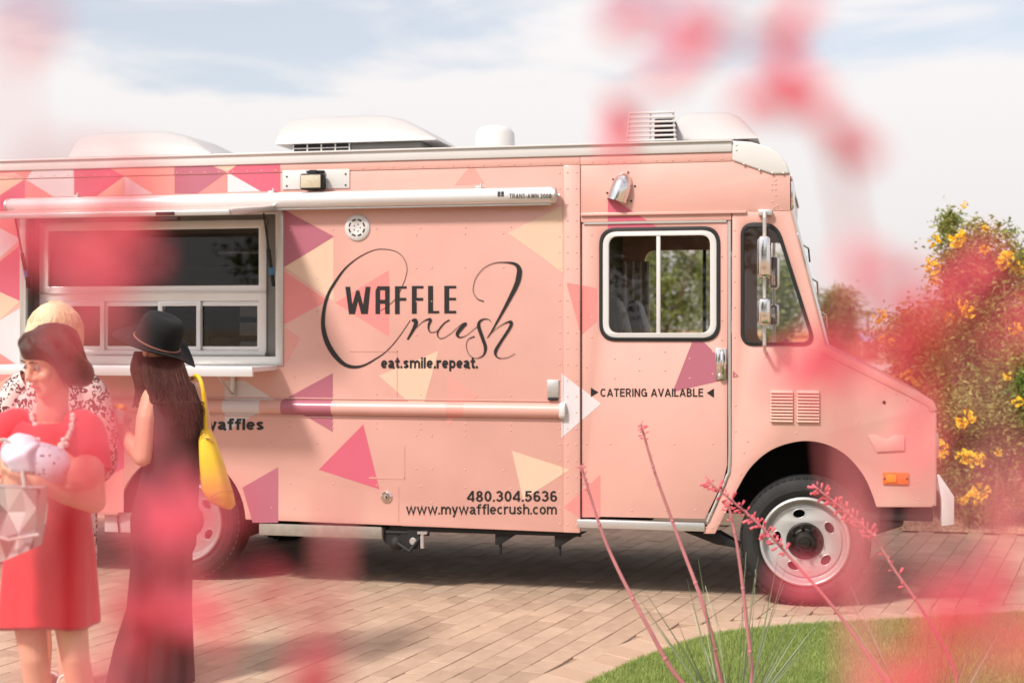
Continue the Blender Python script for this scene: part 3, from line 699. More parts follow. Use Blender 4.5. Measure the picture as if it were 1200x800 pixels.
# vinyl triangles, clipped to the panel that each piece lies on
def clip(P, ax, v, keep):
    o = []
    for i in range(len(P)):
        a, b = P[i-1], P[i]; ia, ib = (a[ax]-v)*keep >= 0, (b[ax]-v)*keep >= 0
        if ia != ib: t = (v-a[ax])/(b[ax]-a[ax]); o.append((a[0]+(b[0]-a[0])*t, a[1]+(b[1]-a[1])*t))
        if ib: o.append(b)
    return o
win_clip = [v for v in win_o]
def decal(k, pts):
    P = [dz(p) for p in pts]
    zones = [(XR, x660-.002, 0, ZS-.002, -.0), (x660+.003, x680-.002, 0, ZS, -.010), (x680+.008, x853-.003, 0, Zp(853,259), DY), (x680+.008, x853+.3, ZH+.01, ZS, 0), (XR, X(858), ZS+.004, ZTOP-.001, -.004), (x857+.009, .5, 0, ZH-.002, 0), (x680+.008, x857, Zp(853,257), ZH-.013, .001)]
    for a, b, c, d, y in zones:
        Q = P
        for ax, v, s in ((0,a,1),(0,b,-1),(1,c,1),(1,d,-1)):
            if Q: Q = clip(Q, ax, v, s)
        if len(Q) < 3: continue
        mb = MB(); mb.prism(Q, y-.0012, y+.001); mb.build('vinyl_triangle', DECAL[k], truck)
def s3(k, *p): decal(k, [(x/3.53, 185+y/3.53) for x, y in p])
T_ = 24
s3('C',(0,78),(100,88),(0,155)); s3('K',(0,157),(103,90),(103,170),(60,230),(0,225)); s3('L',(104,90),(220,162),(104,162))
s3('W',(160,T_),(305,T_),(305,160),(222,160),(108,88)); s3('K',(308,T_),(420,T_),(515,76),(400,158),(308,158)); s3('L',(104,T_+12),(158,T_),(106,86),(60,60),(0,66),(0,T_+12))
s3('C',(513,78),(513,156),(402,158)); s3('W',(516,77),(632,150),(516,154)); s3('F',(455,42),(722,T_),(722,150),(634,150),(517,75))
s3('M',(723,T_),(855,T_),(940,60),(818,148),(723,148)); s3('C',(880,T_),(1000,T_-4),(940,58)); s3('L',(940,62),(940,142),(820,147))
s3('W',(942,62),(1078,138),(942,143)); s3('K',(1000,T_-8),(1160,T_-10),(1160,140),(1078,138),(944,60))
for k, p in (
 ('L',((-40,255),(26,255),(25,280),(0,266))),('W',((-30,255),(0,268),(25,280),(0,302),(-40,320))),('K',((-40,330),(0,306),(24,287),(24,353),(0,342),(-40,330))),
 ('C',((-40,330),(0,342),(24,353),(0,375),(-40,400))),('W',((-40,398),(0,375),(25,360),(25,430),(0,414),(-40,392))),('L',((-40,392),(0,414),(24,431),(0,447),(-40,470))),
 ('W',((120,511),(145,500),(145,510),(120,520))),('K',((92,532),(145,502),(145,548),(118,562))),('F',((118,565),(145,548),(145,600),(118,600))),
 ('M',((333,246),(391.5,277),(333,313))),('C',((334,313),(391,278),(391,353))),('L',((333,318),(384,352),(333,380))),('L',((393,354.5),(455.7,316.5),(455.7,394))),
 ('C',((595,273),(661.5,240),(661.5,321))),('F',((533,217),(553,192),(568,215))),('L',((664,331),(699,337.5),(699,376),(681,392))),
 ('M',((329,470),(390,437),(390,506))),('C',((444,440),(514,411),(494,484))),('F',((524,439),(560,463),(524,500))),
 ('W',((658,437),(704,473),(658,513))),('M',((813,395),(826,402),(866,441),(788,459))),('K',((712.5,229),(770,266),(712,273))),
 ('K',((373.5,550),(425.7,497),(444.6,573))),('M',((284,571),(326,547),(326,612),(296,612))),('W',((263.5,446),(287,446),(326,471),(303,483),(263.5,506))),
 ('C',((600,528),(668,550),(613,585))),('L',((661,594),(703,556),(703,606),(680,606))),('F',((334,384),(352,396),(334,428)))):
    decal(k, p)
# lettering
def poly_letter(pts, holes=()):
    return plate('lettering', [pz(pts)]+[pz(h) for h in holes], -.0030, -.0014, BLACKV, truck)
za = lambda *p: [(370+x/5.164, 285+y/5.164) for x, y in p]
zb = lambda *p: [(480+x/5.52, 295+y/5.52) for x, y in p]
poly_letter(za((180,263),(208,263),(222,372),(246,285),(264,285),(287,372),(303,263),(332,263),(316,428),(276,428),(256,350),(238,428),(202,428)))
poly_letter(za((362,428),(362,288),(374,260),(447,260),(447,428),(420,428),(420,366),(390,366),(390,428)), [za((390,284),(420,284),(420,342),(390,342))])
poly_letter(za((480,260),(550,260),(550,274),(508,274),(508,330),(548,330),(548,347),(508,347),(508,428),(480,428)))
poly_letter(za((582,258),(652,258),(652,273),(611,273),(611,330),(650,330),(650,347),(611,347),(611,426),(582,426)))
poly_letter(zb((120,220),(152,220),(152,382),(192,382),(192,398),(120,398)))
poly_letter(zb((225,220),(302,220),(302,236),(256,236),(256,297),(300,297),(300,313),(256,313),(256,381),(302,381),(302,398),(225,398)))
def stroke(P, kx, ox, oy, y=-.0032):
    S_ = spline(P, 10); L_, R_ = [], []
    pts = [(ox+p[0]/kx, oy+p[1]/kx, max(p[2],2.6)/kx) for p in S_]
    for i, p in enumerate(pts):
        a, b = pts[max(i-1,0)], pts[min(i+1,len(pts)-1)]; d = Vector((b[0]-a[0], b[1]-a[1]))
        d = d.normalized() if d.length else Vector((1,0)); n = Vector((-d.y,d.x))*p[2]/2
        L_.append(at(p[0]+n.x,p[1]+n.y,y)); R_.append(at(p[0]-n.x,p[1]-n.y,y))
    k = len(pts); mb = MB(); back = Vector((0,.0014,0))
    mb.add(L_+R_+[q+back for q in L_]+[q+back for q in R_], [(i,i+1,k+i+1,k+i) for i in range(k-1)]+[(i,2*k+i,2*k+i+1,i+1) for i in range(k-1)]+[(k+i,k+i+1,3*k+i+1,3*k+i) for i in range(k-1)])
    return mb
ZA, ZB_ = (5.164,370,285), (5.52,480,295)
def word(strokes, y):
    for P, f in strokes: stroke(P, *f, y).build('script_lettering', BLACKV, truck); y -= .0003
word([([(392,408,2),(440,375,2),(490,325,2),(527,250,2.5),(545,200,2.5),(552,150,2.5),(535,95,3),(490,52,3),(420,36,4),(350,42,4),(260,85,6),(180,150,10),(120,230,15),(75,310,18),(50,400,20),(44,500,25),(65,590,29),(110,670,30),(170,730,24),(230,748,18),(290,738,12),(360,700,8),(430,650,5),(500,570,4),(572,465,3)], ZA),
 ([(580,468,10),(600,466,24),(605,485,24),(588,525,18),(555,582,10)], ZA), ([(598,520,2.5),(640,480,3),(672,462,9),(694,463,17),(682,500,12),(690,535,6),(723,535,3),(760,508,3)], ZA),
 ([(258,440,8),(225,460,8),(188,505,9),(180,540,7),(205,560,4),(260,532,3),(320,480,3),(350,462,8),(368,464,14)], ZB_), ([(366,463,18),(335,492,24),(308,530,22),(322,552,9),(362,542,3),(418,498,3),(443,478,3)], ZB_),
 ([(527,455,3),(512,437,4),(478,435,8),(450,455,16),(448,490,22),(472,560,22),(490,620,20),(476,668,9),(430,688,3),(388,668,3),(366,612,3),(378,567,3.5),(420,546,8)], ZB_),
 ([(480,319,6),(442,306,5),(416,270,3),(411,230,3),(430,165,3),(480,105,3),(545,73,4),(620,68,7),(680,78,18),(708,110,30),(706,160,34),(688,220,30),(638,320,22),(578,430,14),(520,530,7),(500,556,4)], ZB_),
 ([(518,532,2.5),(568,490,3),(625,457,7),(656,455,20),(648,490,18),(590,580,17),(556,640,20),(560,674,10),(590,688,4),(640,680,3),(682,656,2.5)], ZB_)], -.0034)
text('lettering', 'eat.smile.repeat.', 446.5, 560, 431.5, 13, -.0008, BLACKV, truck, .215, .08)
text('lettering', 'CATERING AVAILABLE', 703.5, 824, 464.6, 9.6, DY-.0008, BLACKV, truck, .165, .13)
text('lettering', '480.304.5636', 547.5, 653, 587.4, 12.6, -.0008, BLACKV, truck, .168, .11)
text('lettering', 'www.mywafflecrush.com', 476, 652.5, 602.3, 12.2, -.0008, BLACKV, truck, .155, .09)
text('lettering', 'waffles', 238, 309.5, 503.6, 13.5, -.0008, BLACKV, truck, .215, .085)
text('lettering', 'ou', 120, 136, 506, 13.5, -.0008, BLACKV, truck, .215, .085)
for tri in (((692,454),(701,459.5),(692,465)),((836.5,455),(836.5,466),(828,460.3))):
    mb = MB(); mb.prism([dz(p) for p in tri], DY-.002, DY-.0005); mb.build('arrow_mark', BLACKV, truck)
# awning roller
aw = MB(); ya, ra = -.064, .052; za_ = Zp(652,230)
def awring(x, r): return [(x, ya+r*math.cos(t)*(1.0), za_+r*math.sin(t)) for t in [2*math.pi*i/28 for i in range(28)]]
xa0, xa1 = X(18), X(650)
aw.rings([awring(xa0,.046),awring(xa0+.012,ra),awring(xa1-.012,ra),awring(xa1,.046)]); awn = aw.build('awning_roller', ALUW, truck, ang=50)
aw = MB(); aw.rings([awring(xa1+.001,.050),awring(xa1+.018,.050),awring(xa1+.024,.042)]); aw.tube([(xa1+.02,ya,za_),(xa1+.045,ya,za_)], .008, 8); aw.build('roller_cap', ALU, awn)
aw = MB(); aw.rings([awring(xa0-.02,.042),awring(xa0-.016,.05),awring(xa0-.001,.05)]); aw.build('roller_cap', ALU, awn)
aw = MB(); aw.box(xa0+.02, xa1-.02, -.02, 0, za_-.03, za_+.03); aw.box(xa0+.01, xa1-.01, ya-.02, ya+.02, za_-ra-.008, za_-ra+.002); aw.build('mounting_rail', ALU, awn, .003)
for px in (94, 322, 564):
    aw = MB(); aw.box(X(px)-.02, X(px)+.02, -.07, 0, za_+ra-.002, za_+ra+.012); aw.tube([(X(px)+.01,-.05,za_+ra),(X(px)+.01,-.05,za_+ra+.03)], .008, 6); aw.build('bracket', ALU, awn, .002)
text('lettering', 'TRANS-AWN 2000', 597, 646, 232.5, 5.4, ya-ra-.0008, BLACKV, awn, .14, .16)
mb = MB()
for r_ in range(3):
    for c_ in range(2): mb.box(X(588)+c_*.022, X(588)+c_*.022+.018, ya-ra-.002, ya-ra-.0005, Zp(588,232.3)+r_*.011, Zp(588,232.3)+r_*.011+.008)
mb.build('emblem', BLACKV, awn)
# serving window
fo, fi = rect(sx0,sz0,sx1,sz1), None
svx = .032
plate('serving_frame', [rect(sx0-.012,sz0-.012,sx1+.02,sz1+.01), rect(sx0+svx,sz0+.045,sx1-svx,sz1-.02)], -.012, .02, ALU, truck, .003)
mb = MB(); IY = .11
mb.box(sx0,sx0+.012,.0305,IY+.03,sz0,sz1); mb.box(sx1-.012,sx1,.0305,IY+.03,sz0,sz1); mb.box(sx0+.0125,sx1-.0125,.0305,IY+.03,sz1-.012,sz1); mb.box(sx0+.0125,sx1-.0125,.0305,IY+.03,sz0,sz0+.03)
mb.build('window_jamb', STEEL, truck, .002)
def xi(px): return at(px, YH, IY).x
def zi(py, px=310): return at(px, py, IY).z
ux0, ux1, uz0, uz1 = xi(46), xi(312), zi(420), zi(257)
unit = plate('service_window', [rect(ux0,uz0,ux1,uz1), rect(xi(56),zi(334),xi(303),zi(267)), rect(xi(54),zi(411),xi(303),zi(352))], IY, IY+.04, ALUW, truck, .004)
plate('jamb_backing', [rect(sx0+.012,sz0+.03,sx1-.012,sz1-.012), rect(ux0+.01,uz0+.01,ux1-.01,uz1-.01)], IY+.015, IY+.03, STEEL, truck)
plate('pane', [rect(xi(55),zi(335),xi(304),zi(266))], IY+.02, IY+.024, GLASSD, unit)
def sash(p0, p1, y, w=5):
    f = plate('sash', [rect(xi(p0),zi(411),xi(p1),zi(352)), rect(xi(p0+w),zi(406),xi(p1-w),zi(358))], y, y+.018, ALUW, unit, .003)
    plate('pane', [rect(xi(p0+w-.5),zi(407),xi(p1-w+.5),zi(357))], y+.008, y+.011, GLASSD, f)
sash(55,121,IY+.012); sash(117,190,IY+.032,6); sash(184,234,IY+.011,5); sash(229,304,IY+.034,5)
mb = MB(); mb.box(ux0, ux1, IY-.012, IY-.001, zi(343.5), zi(341)); mb.box(ux0, ux1, IY-.018, IY-.001, zi(419), zi(413)); mb.build('window_rail', ALU, unit, .003)
# shelf under the window
shx1 = X(327); shz = Zp(327, 428)
mb = MB(); mb.box(X(20), shx1, -.42, -.02, shz-.03, shz); shf = mb.build('serving_shelf', ALUW, truck, .005)
mb = MB(); mb.box(X(20), shx1+.004, -.445, -.421, shz-.058, shz+.004); mb.build('front_lip', ALUW, shf, .004)
for px in (275, 70):
    mb = MB(); mb.prism([(X(px)-.02,shz-.031),(X(px)+.012,shz-.031),(X(px)+.012,shz-.20),(X(px)-.02,shz-.20)], -.025, -.013)
    mb.tube([(X(px),-.03,shz-.19),(X(px),-.30,shz-.04)], .008, 6); mb.build('shelf_bracket', ALU, shf, .003)
# lifted flap
hzp, tipY = sz1+.02, -.80
fl0, fl1, tz = Vector((0,-.014,hzp)), None, 2.335
mb = MB(); sl = (tz-hzp)/(tipY+.014)
def fpt(x, y, dzv): return (x, y, hzp+(y+.014)*sl+dzv)
def slab(x0, x1, y0, y1, a, b):
    return [fpt(x0,y0,a),fpt(x1,y0,a),fpt(x1,y1,a),fpt(x0,y1,a),fpt(x0,y0,b),fpt(x1,y0,b),fpt(x1,y1,b),fpt(x0,y1,b)]
BF = [(3,2,1,0),(4,5,6,7),(0,1,5,4),(1,2,6,5),(2,3,7,6),(3,0,4,7)]
mb.add(slab(sx0+.02,sx1-.02,tipY+.02,-.03,-.012,.012), BF); flap = mb.build('window_flap', mat('flap lining', (190,170,146), .5, var=.06), truck)
mb = MB()
mb.add(slab(sx0-.0,sx1,tipY-.01,tipY+.019,-.017,.015), BF); mb.add(slab(sx1-.019,sx1+.004,tipY+.0195,-.016,-.017,.015), BF); mb.add(slab(sx0-.004,sx0+.019,tipY+.0195,-.016,-.017,.015), BF)
mb.build('flap_edge', ALU, flap, .003)
mb = MB(); mb.add(slab(sx0+.0195,sx1-.0195,tipY+.02,-.03,.0125,.016), BF); mb.build('flap_skin', PAINT, flap)
mb = MB(); lx = X(205)+.35; mb.add(slab(lx-.08,lx+.04,tipY-.018,tipY-.0105,-.012,.008), BF); mb.add(slab(lx-.06,lx+.06,tipY-.014,tipY+.03,-.045,-.0225), BF); mb.build('flap_latch', DARK, flap, .003)
for x in (sx0+.04, sx1-.055):
    mb = MB(); a = Vector((x,.015,sz0+.50)); b = Vector(fpt(x,-.15,-.03)); mid = a.lerp(b,.5)
    mb.tube([a,mid],.013,8); mb.tube([mid,b],.007,8); mb.build('gas_strut', RUBBER, flap)
    mb = MB(); mb.tube([a.lerp(b,.16),a.lerp(b,.26)],.0145,8); mb.build('strut_label', mat('blue strut label',(40,110,160),.5), flap)
# kitchen inside
mb = MB(); mb.box(XR+.05,x680-.1,TW-.06,TW-.04,.64,2.68); mb.build('kitchen_wall', INNER, truck)
mb = MB()
for z in (1.42, 1.78, 2.1): mb.box(-5.6,-2.9,TW-.45,TW-.062,z,z+.03)
mb.box(-5.8,-2.6,TW-.75,TW-.062,.64,1.0); mb.box(-4.6,-3.2,.5,.9,2.3,2.42)
mb.build('kitchen_shelf', STEEL, truck, .004)
for k in range(13):
    x = -5.4+k*.2; zz = random.choice((1.452,1.812,2.132)); h_ = random.uniform(.1,.24); w_ = random.uniform(.06,.09)
    mb = MB()
    if k % 3: mb.box(x-w_,x+w_,TW-.42,TW-.2,zz,zz+h_); mb.build('supply_box', random.choice((BOXC,WHITE,STEEL)), truck, .004)
    else: mb.lathe([(.001,0),(w_,0),(w_,h_*.8),(w_*.8,h_),(.001,h_)], (x,TW-.3,zz), 'z', 16); mb.build('canister', random.choice((BOXC,STEEL)), truck)
for k in range(3):
    mb = MB(); mb.box(X(300)-.35,X(300)-.02,.55,.85,1.47+k*.13,1.56+k*.13); mb.build('paper_tray', WHITE, truck, .004)
mb = MB(); mb.box(X(300)-.5,X(300)+.2,.5,.9,1.0,1.465); mb.build('counter', STEEL, truck, .006)
mb = MB(); mb.tube([(-4.3,1.0,2.2),(-3.2,1.0,2.2)], .015, 8); mb.build('utensil_bar', ALU, truck)
# roof equipment
def ac(px0, px1, y0, depth, zt, vents=True):
    x0, x1 = at(px0,YH,y0).x, at(px1,YH,y0).x; L_ = x1-x0; zr0 = 2.781+y0*.135; zb = zr0+(.052 if vents else .0)
    u = root_part = MB()
    sec = [(0,.12,0),(.008,.45,.1),(.03,.78,.15),(.07,.93,.15),(.18,1,.15),(.55,1,.15),(.66,.95,.15),(.78,.76,.15),(.88,.45,.15),(.96,.15,.1),(1,.0,0)]
    rs = []
    for t, hh, ins in sec:
        x = x0+L_*t; top = zb+.006+(zt-zb-.006)*hh; i_ = .10*hh
        rs.append([(x,y0,zb),(x,y0+i_*.3,zb+(top-zb)*.4),(x,y0+i_,zb+(top-zb)*.85),(x,y0+i_*1.7,top),(x,y0+depth-i_*1.7,top),(x,y0+depth-i_,zb+(top-zb)*.85),(x,y0+depth,zb)])
    u.rings(rs); a = u.build('air_conditioner', FIBER, truck, ang=50)
    b = MB(); b.box(x0+.1*L_,x1-.1*L_,y0+.04,y0+depth-.04,2.772,zb-.001); b.build('unit_base', STEEL, a, .01)
    if not vents: return a
    v = MB(); v.box(x0+.105*L_,x0+.46*L_,y0+.034,y0+.0395,zr0-.01,zb-.004)
    v.build('vent_opening', DARK, a); g_ = MB()
    for k in range(5): g_.box(x0+L_*(.105+.088*k),x0+L_*(.105+.088*k)+.008,y0+.026,y0+.0335,zr0-.01,zb-.003)
    g_.box(x0+.105*L_,x0+.46*L_,y0+.028,y0+.0335,zr0+.02,zr0+.026); g_.build('vent_grille', WHITE, a)
    return a
ac(322,511,.35,.75,at(400,141,.7).z); ac(80,247,.8,.75,at(150,158,1.1).z,False); ac(789,888,.75,.7,at(830,134,1.0).z,False)
mb = MB(); mv = at(580,165,1.0); mb.lathe([(.15,2.775-mv.z),(.15,2.83-mv.z),(.142,2.86-mv.z),(.135,.05),(.11,.085),(.06,.1),(.001,.104)], mv, 'z', 32); mb.build('roof_vent', WHITE, truck, ang=50)
# louvred cowl
la, lb = at(733,165,.6), at(794,165,.6); lt = at(740,133,.6).z
mb = MB(); nL = 9
for k in range(nL):
    t = k/(nL-1); z = 2.81+(lt-2.81)*t; i0 = la.x+.028*t; i1 = lb.x-.02*t
    mb.box(i0,i1,.58,.612,z-.006,z+.005)
for xx, dxx in ((la.x,.028),(la.x+(lb.x-la.x)*.47,.005),(lb.x-.01,-.02)):
    mb.tube([(xx,.60,2.78),(xx+dxx,.60,lt+.004)], .007, 6)
lv = mb.build('roof_louvre', WHITE, truck, .001)
mb = MB(); mb.box(la.x+.18,lb.x-.03,.66,1.0,2.79,lt-.03); mb.build('fan_housing', DARK, lv, .01)
# chrome scoop lamp
c = at(728,220); sc_ = MB()
ax_ = Vector((math.sin(R(17)),0,math.cos(R(17)))); sd = Vector((ax_.z,0,-ax_.x)); rs = []
for t, w_, d_ in ((-.085,.066,.085),(-.03,.066,.086),(.02,.062,.078),(.05,.054,.062),(.072,.042,.045),(.085,.028,.028),(.092,.012,.012)):
    rs.append([tuple(c+ax_*t+sd*(w_*math.cos(a))+Vector((0,-d_*math.sin(a),0))) for a in [math.pi*i/14 for i in range(15)]])
sc_.rings(rs); scoop = sc_.build('porch_light', CHROME, truck, ang=50)
for p in ((736,202),(718.5,210),(744,218),(711.5,226),(739.5,235.5)): screw(at(*p,-.002), DARK, scoop)
# flood light
plate('light_plate', [rect(X(331.5),Zp(370,221.5),X(410),Zp(370,199))], -.008, .0, WHITE, truck, .002)
c = at(367,213,-.06); mb = MB(); mb.box(c.x-.078,c.x+.076,-.10,-.02,c.z-.052,c.z+.05); fl = mb.build('flood_light', DARK, truck, .016, 3)
mb = MB(); mb.box(c.x-.068,c.x+.064,-.1045,-.1005,c.z-.042,c.z+.038); mb.build('flood_lens', LAMP, fl, .0015)
mb = MB(); mb.box(c.x-.025,c.x+.025,-.075,-.03,c.z+.05,c.z+.074); mb.box(c.x-.06,c.x+.06,-.03,-.009,c.z+.06,c.z+.075); mb.build('light_bracket', DARK, fl, .004)
for p in ((336,207),(336,218),(405,204),(405,217)): screw(at(*p,-.009), DARK, fl)
# round speaker
c = at(419,267); mb = MB(); mb.lathe([(.001,-.010),(.03,-.012),(.045,-.016),(.07,-.015),(.082,-.008),(.085,0)], c, 'y', 40); sp = mb.build('speaker', WHITE, truck)
mb = MB()
for k in range(8):
    a0 = k*math.pi/4+.12; a1 = a0+.52
    q = [(c.x+r_*math.cos(a), c.z+r_*math.sin(a)) for r_, aa in ((.056,(a0,(a0+a1)/2,a1)),(.046,(a1,(a0+a1)/2,a0))) for a in aa]
    mb.prism(q, -.0172, -.0162)
for k in range(5):
    a0 = k*1.2566; mb.ball((c.x+.022*math.cos(a0),-.012,c.z+.022*math.sin(a0)), .0045, n=4)
mb.build('speaker_grille', DARK, sp)
# small fittings: latch plate, filler cap, access panels, badge, marker lamp, cowl vents
mb = MB(); mb.box(X(641.5),X(655),-.012,0,Zp(648,466),Zp(648,445)); lt_ = mb.build('latch_plate', ALU, truck, .003)
mb = MB(); mb.tube([(X(644),-.016,Zp(648,467)),(X(653),-.016,Zp(648,467))], .009, 8, round_=True); mb.build('hook', DARK, lt_)
c = at(453,582); mb = MB(); mb.lathe([(.036,0),(.036,-.008),(.028,-.014),(.016,-.014),(.012,-.02),(.001,-.021)], c, 'y', 28); mb.build('filler_cap', CHROME, truck)
def seamline(pts, nm='panel_seam'):
    mb = MB()
    for a, b in zip(pts, pts[1:]):
        a, b = at(*a), at(*b); mb.box(min(a.x,b.x)-.0025, max(a.x,b.x)+.0025, -.0022, .0005, min(a.z,b.z)-.0025, max(a.z,b.z)+.0025)
    mb.build(nm, mat('seam sealant', (198,146,134), .6) if 'seam sealant' not in MATS else MATS['seam sealant'], truck)
seamline([(410,411.5),(465.5,411.5),(465.5,464)]); seamline([(474,523.5),(474,560),(433,560)]); seamline([(467,570),(467,611)])
bz = [(1017,510),(1026,509),(1034,513),(1041,514.5),(1047,510),(1060,510),(1060,527.5),(1027,529.5)]
plate('painted_badge', [pz(bz)], -.012, .0, PAINT, truck, .003)
mb = MB(); mb.box(X(1034.5),X(1065),-.012,0,Zp(1050,567.5),Zp(1050,553)); mk = mb.build('marker_lamp', AMBER, truck, .006, 3)
mb = MB(); mb.box(X(1038.5),X(1050),-.018,-.0122,Zp(1044,564.5),Zp(1044,555.5)); mb.build('reflector', mat('amber reflector', (248,140,20), .12, coat=.6), mk, .002)
for px in (1036.5, 1063): screw(at(px,560.5,-.0125), DARK, mk)
for x0, x1 in ((903,929),(934,960)):
    ms_ = MB()
    ms_.box(X(x0)-.004,X(x1)+.004,-.0035,.0,Zp(930,494.5),Zp(930,456)); bk = ms_.build('cowl_vent', PAINT, truck, .002)
    for k in range(10):
        y_ = 457.5+k*3.75; lm = MB(); za1, zb1 = Zp(930,y_), Zp(930,y_+2.6)
        lm.add([(X(x0),-.004,za1),(X(x1),-.004,za1),(X(x1),-.020,zb1),(X(x0),-.020,zb1),(X(x0),-.004,zb1+.001),(X(x1),-.004,zb1+.001)], [(0,1,2,3),(3,2,5,4),(0,3,4),(1,5,2),(0,4,5,1)]); lm.build('louvre', mat('vent paint',(222,176,162),.4) if 'vent paint' not in MATS else MATS['vent paint'], bk)
mb = MB(); mb.ball(at(1036,471,-.001), .010, n=6); mb.build('plug', HUB, truck)
# mirrors
def mirrors(Y, sgn):
    mb = MB(); y = Y
    top, bot = at(897,253).z, at(897,408).z; x = X(897)-.0
    if sgn < 0: x += -.03
    mb.tube([(x,Y-sgn*.0+(.0),top+.02),(x,Y-sgn*.10,top+.012),(x,Y-sgn*.13,top-.02),(x,Y-sgn*.13,bot+.02),(x,Y-sgn*.10,bot-.012),(x,Y-sgn*.0,bot-.02)], .011, 10)
    a = mb.build('mirror_arm', ALU, truck)
    for z0, z1, w in ((Zp(898,327),Zp(898,279),.085),(Zp(898,381),Zp(898,350),.085)):
        mb = MB(); mb.box(x-.034,x+.036,Y-sgn*.13-.10,Y-sgn*.13+.08,z0,z1); h = mb.build('mirror_head', CHROME, a, .022, 4)
        mb = MB(); mb.box(x-.0365,x-.0345,Y-sgn*.13-.09,Y-sgn*.13+.07,z0+.02,z1-.02); mb.build('mirror_glass', CHROME, h, .0005)
    mb = MB(); mb.box(x-.04,x+.04,Y-sgn*.03-.01,Y-sgn*.0+.002,top+.0,top+.035); mb.build('mirror_mount', ALU, a, .004)
mirrors(0, 1); mirrors(TW, -1)
# rivets
rv = MB(); dome = [(-1,0)]
def rivet(x, z, y=0.0, r=.0065):
    k = 6; a = [(x+r*math.cos(2*math.pi*i/k), y, z+r*math.sin(2*math.pi*i/k)) for i in range(k)]; b = [(x+r*.6*math.cos(2*math.pi*i/k), y-r*.5, z+r*.6*math.sin(2*math.pi*i/k)) for i in range(k)]
    rv.add(a+b+[(x,y-r*.62,z)], [(i,(i+1)%k,k+(i+1)%k,k+i) for i in range(k)]+[(k+i,k+(i+1)%k,2*k) for i in range(k)])
x = XR+.05
while x < X(850):
    rivet(x, ZS+.016, -.004); x += .098
for px, y in ((665.5,-.010),(676,-.010),(656,0)):
    z = .45
    while z < 2.62: rivet(X(px), z, y); z += .098
for px in (345, 372, 488, 506, 545, 590, 318):
    z = .5+.03*(px % 3)
    while z < 2.35:
        if abs(z-zr) > .07 and random.random() < .7 and not (sx0-.05 < X(px) < sx1+.05 and sz0-.05 < z < sz1+.05): rivet(X(px), z)
        z += .21
for z in (zr+.09, zr-.09, 2.28, 1.02, .66):
    x = X(340)
    while x < x660-.05: rivet(x, z); x += .29
    if z != 2.28:
        x = XR+.1
        while x < X(115): rivet(x, z); x += .2
for p in [(693,275),(693,300),(693,345),(693,372),(693,395),(720,420),(749,420),(779,412),(808,420),(835,412),(835,438),(720,443),(749,434),(779,434),(808,443),(687,430),(687,520),(687,560),(700,598),(740,598),(780,598),(815,598),(846,300),(846,340),(846,375),(846,398),(715,520),(790,520),(835,520)]: rivet(X(p[0]), Zp(*p), DY)
for p in [(861,270),(861,300),(861,330),(861,360),(861,395),(862,440),(862,475),(862,505),(905,216),(905,222),(909,211),(909,216),(909,222),(909,229),(905,236),(907,243),(911,241),(890,246),(916,246),(897,418),(920,418),(945,418),(975,424),(1000,436),(1025,449),(1050,461),(1078,475),(1077,500),(1077,533),(1077,563),(1077,585),(1006,494),(933,507),(876,517),(872,530),(868,555),(858,590),(850,600),(843,613),(835,618),(828,618),(985,428),(1012,441),(1037,454),(1063,468)]: rivet(X(p[0]), Zp(*p), 0 if p[1] > 250 or True else 0)
o = rv.build('rivets', PAINT, truck); o['kind'] = 'stuff'

# ================================================================== VEGETATION
BARK = mat('grey brown bark', (112, 92, 74), .9, var=.3, vscale=20, bump=.5, bscale=30)
CANE = mat('tan cane stem', (150, 124, 92), .8, var=.25, vscale=20)
LEAFG = mat('green shrub leaf', (88, 122, 46), .55, island=.9, second=(154, 174, 80), trans=.35)
LEAFD = mat('olive shrub leaf', (108, 122, 52), .6, island=.9, second=(178, 172, 98), trans=.35)
LEAFT = mat('mesquite leaf', (94, 110, 52), .6, island=.9, second=(146, 156, 92), trans=.35)
YELLOW = mat('golden trumpet petal', (252, 204, 26), .5, var=.1, vscale=40, trans=.2)
PINKF = mat('coral pink floret', (238, 112, 126), .5, var=.14, vscale=60, trans=.3)
PINKN = mat('rose floret', (246, 102, 124), .5, var=.12, vscale=60, trans=.4)
STALK = mat('rose brown flower stalk', (186, 116, 118), .6, var=.12, vscale=30)
STALKG = mat('coral stalk', (214, 120, 124), .6, var=.1, vscale=30)
YUCCA = mat('grey green yucca blade', (104, 116, 84), .55, island=.9, second=(150, 156, 124))

def leafcloud(name, centre, rad, n, size, m, parent, aspect=.38, clumps=60, droop=.0, flat=1.0, seed=1, hollow=.35, keep=None):
    g = np.random.default_rng(seed)
    d = g.normal(size=(clumps, 3)); d /= np.linalg.norm(d, axis=1)[:, None]
    r = (hollow+(1-hollow)*g.random(clumps)**.6)[:, None]
    c = d*r*np.array(rad)*(.82+.3*g.random((clumps, 1)))
    cr = (.13+.15*g.random(clumps))*np.mean(rad)
    k = g.integers(0, clumps, n)
    p = c[k]+g.normal(size=(n, 3))*cr[k][:, None]*np.array([1, 1, .8])
    p += np.array(centre)
    if keep is not None: p = p[keep(p)]; n = len(p)
    a = g.normal(size=(n, 3)); a[:, 2] = a[:, 2]*.6-droop; a /= np.linalg.norm(a, axis=1)[:, None]
    b = np.cross(a, g.normal(size=(n, 3))); b /= np.linalg.norm(b, axis=1)[:, None]
    s = size*(.6+.8*g.random(n))[:, None]
    nrm = np.cross(a, b)*.14
    co = np.stack([p-a*s*.5, p+b*s*aspect*.5+nrm*s, p+a*s*.5, p-b*s*aspect*.5+nrm*s], 1)
    return npmesh(name, co, 4, m, parent)
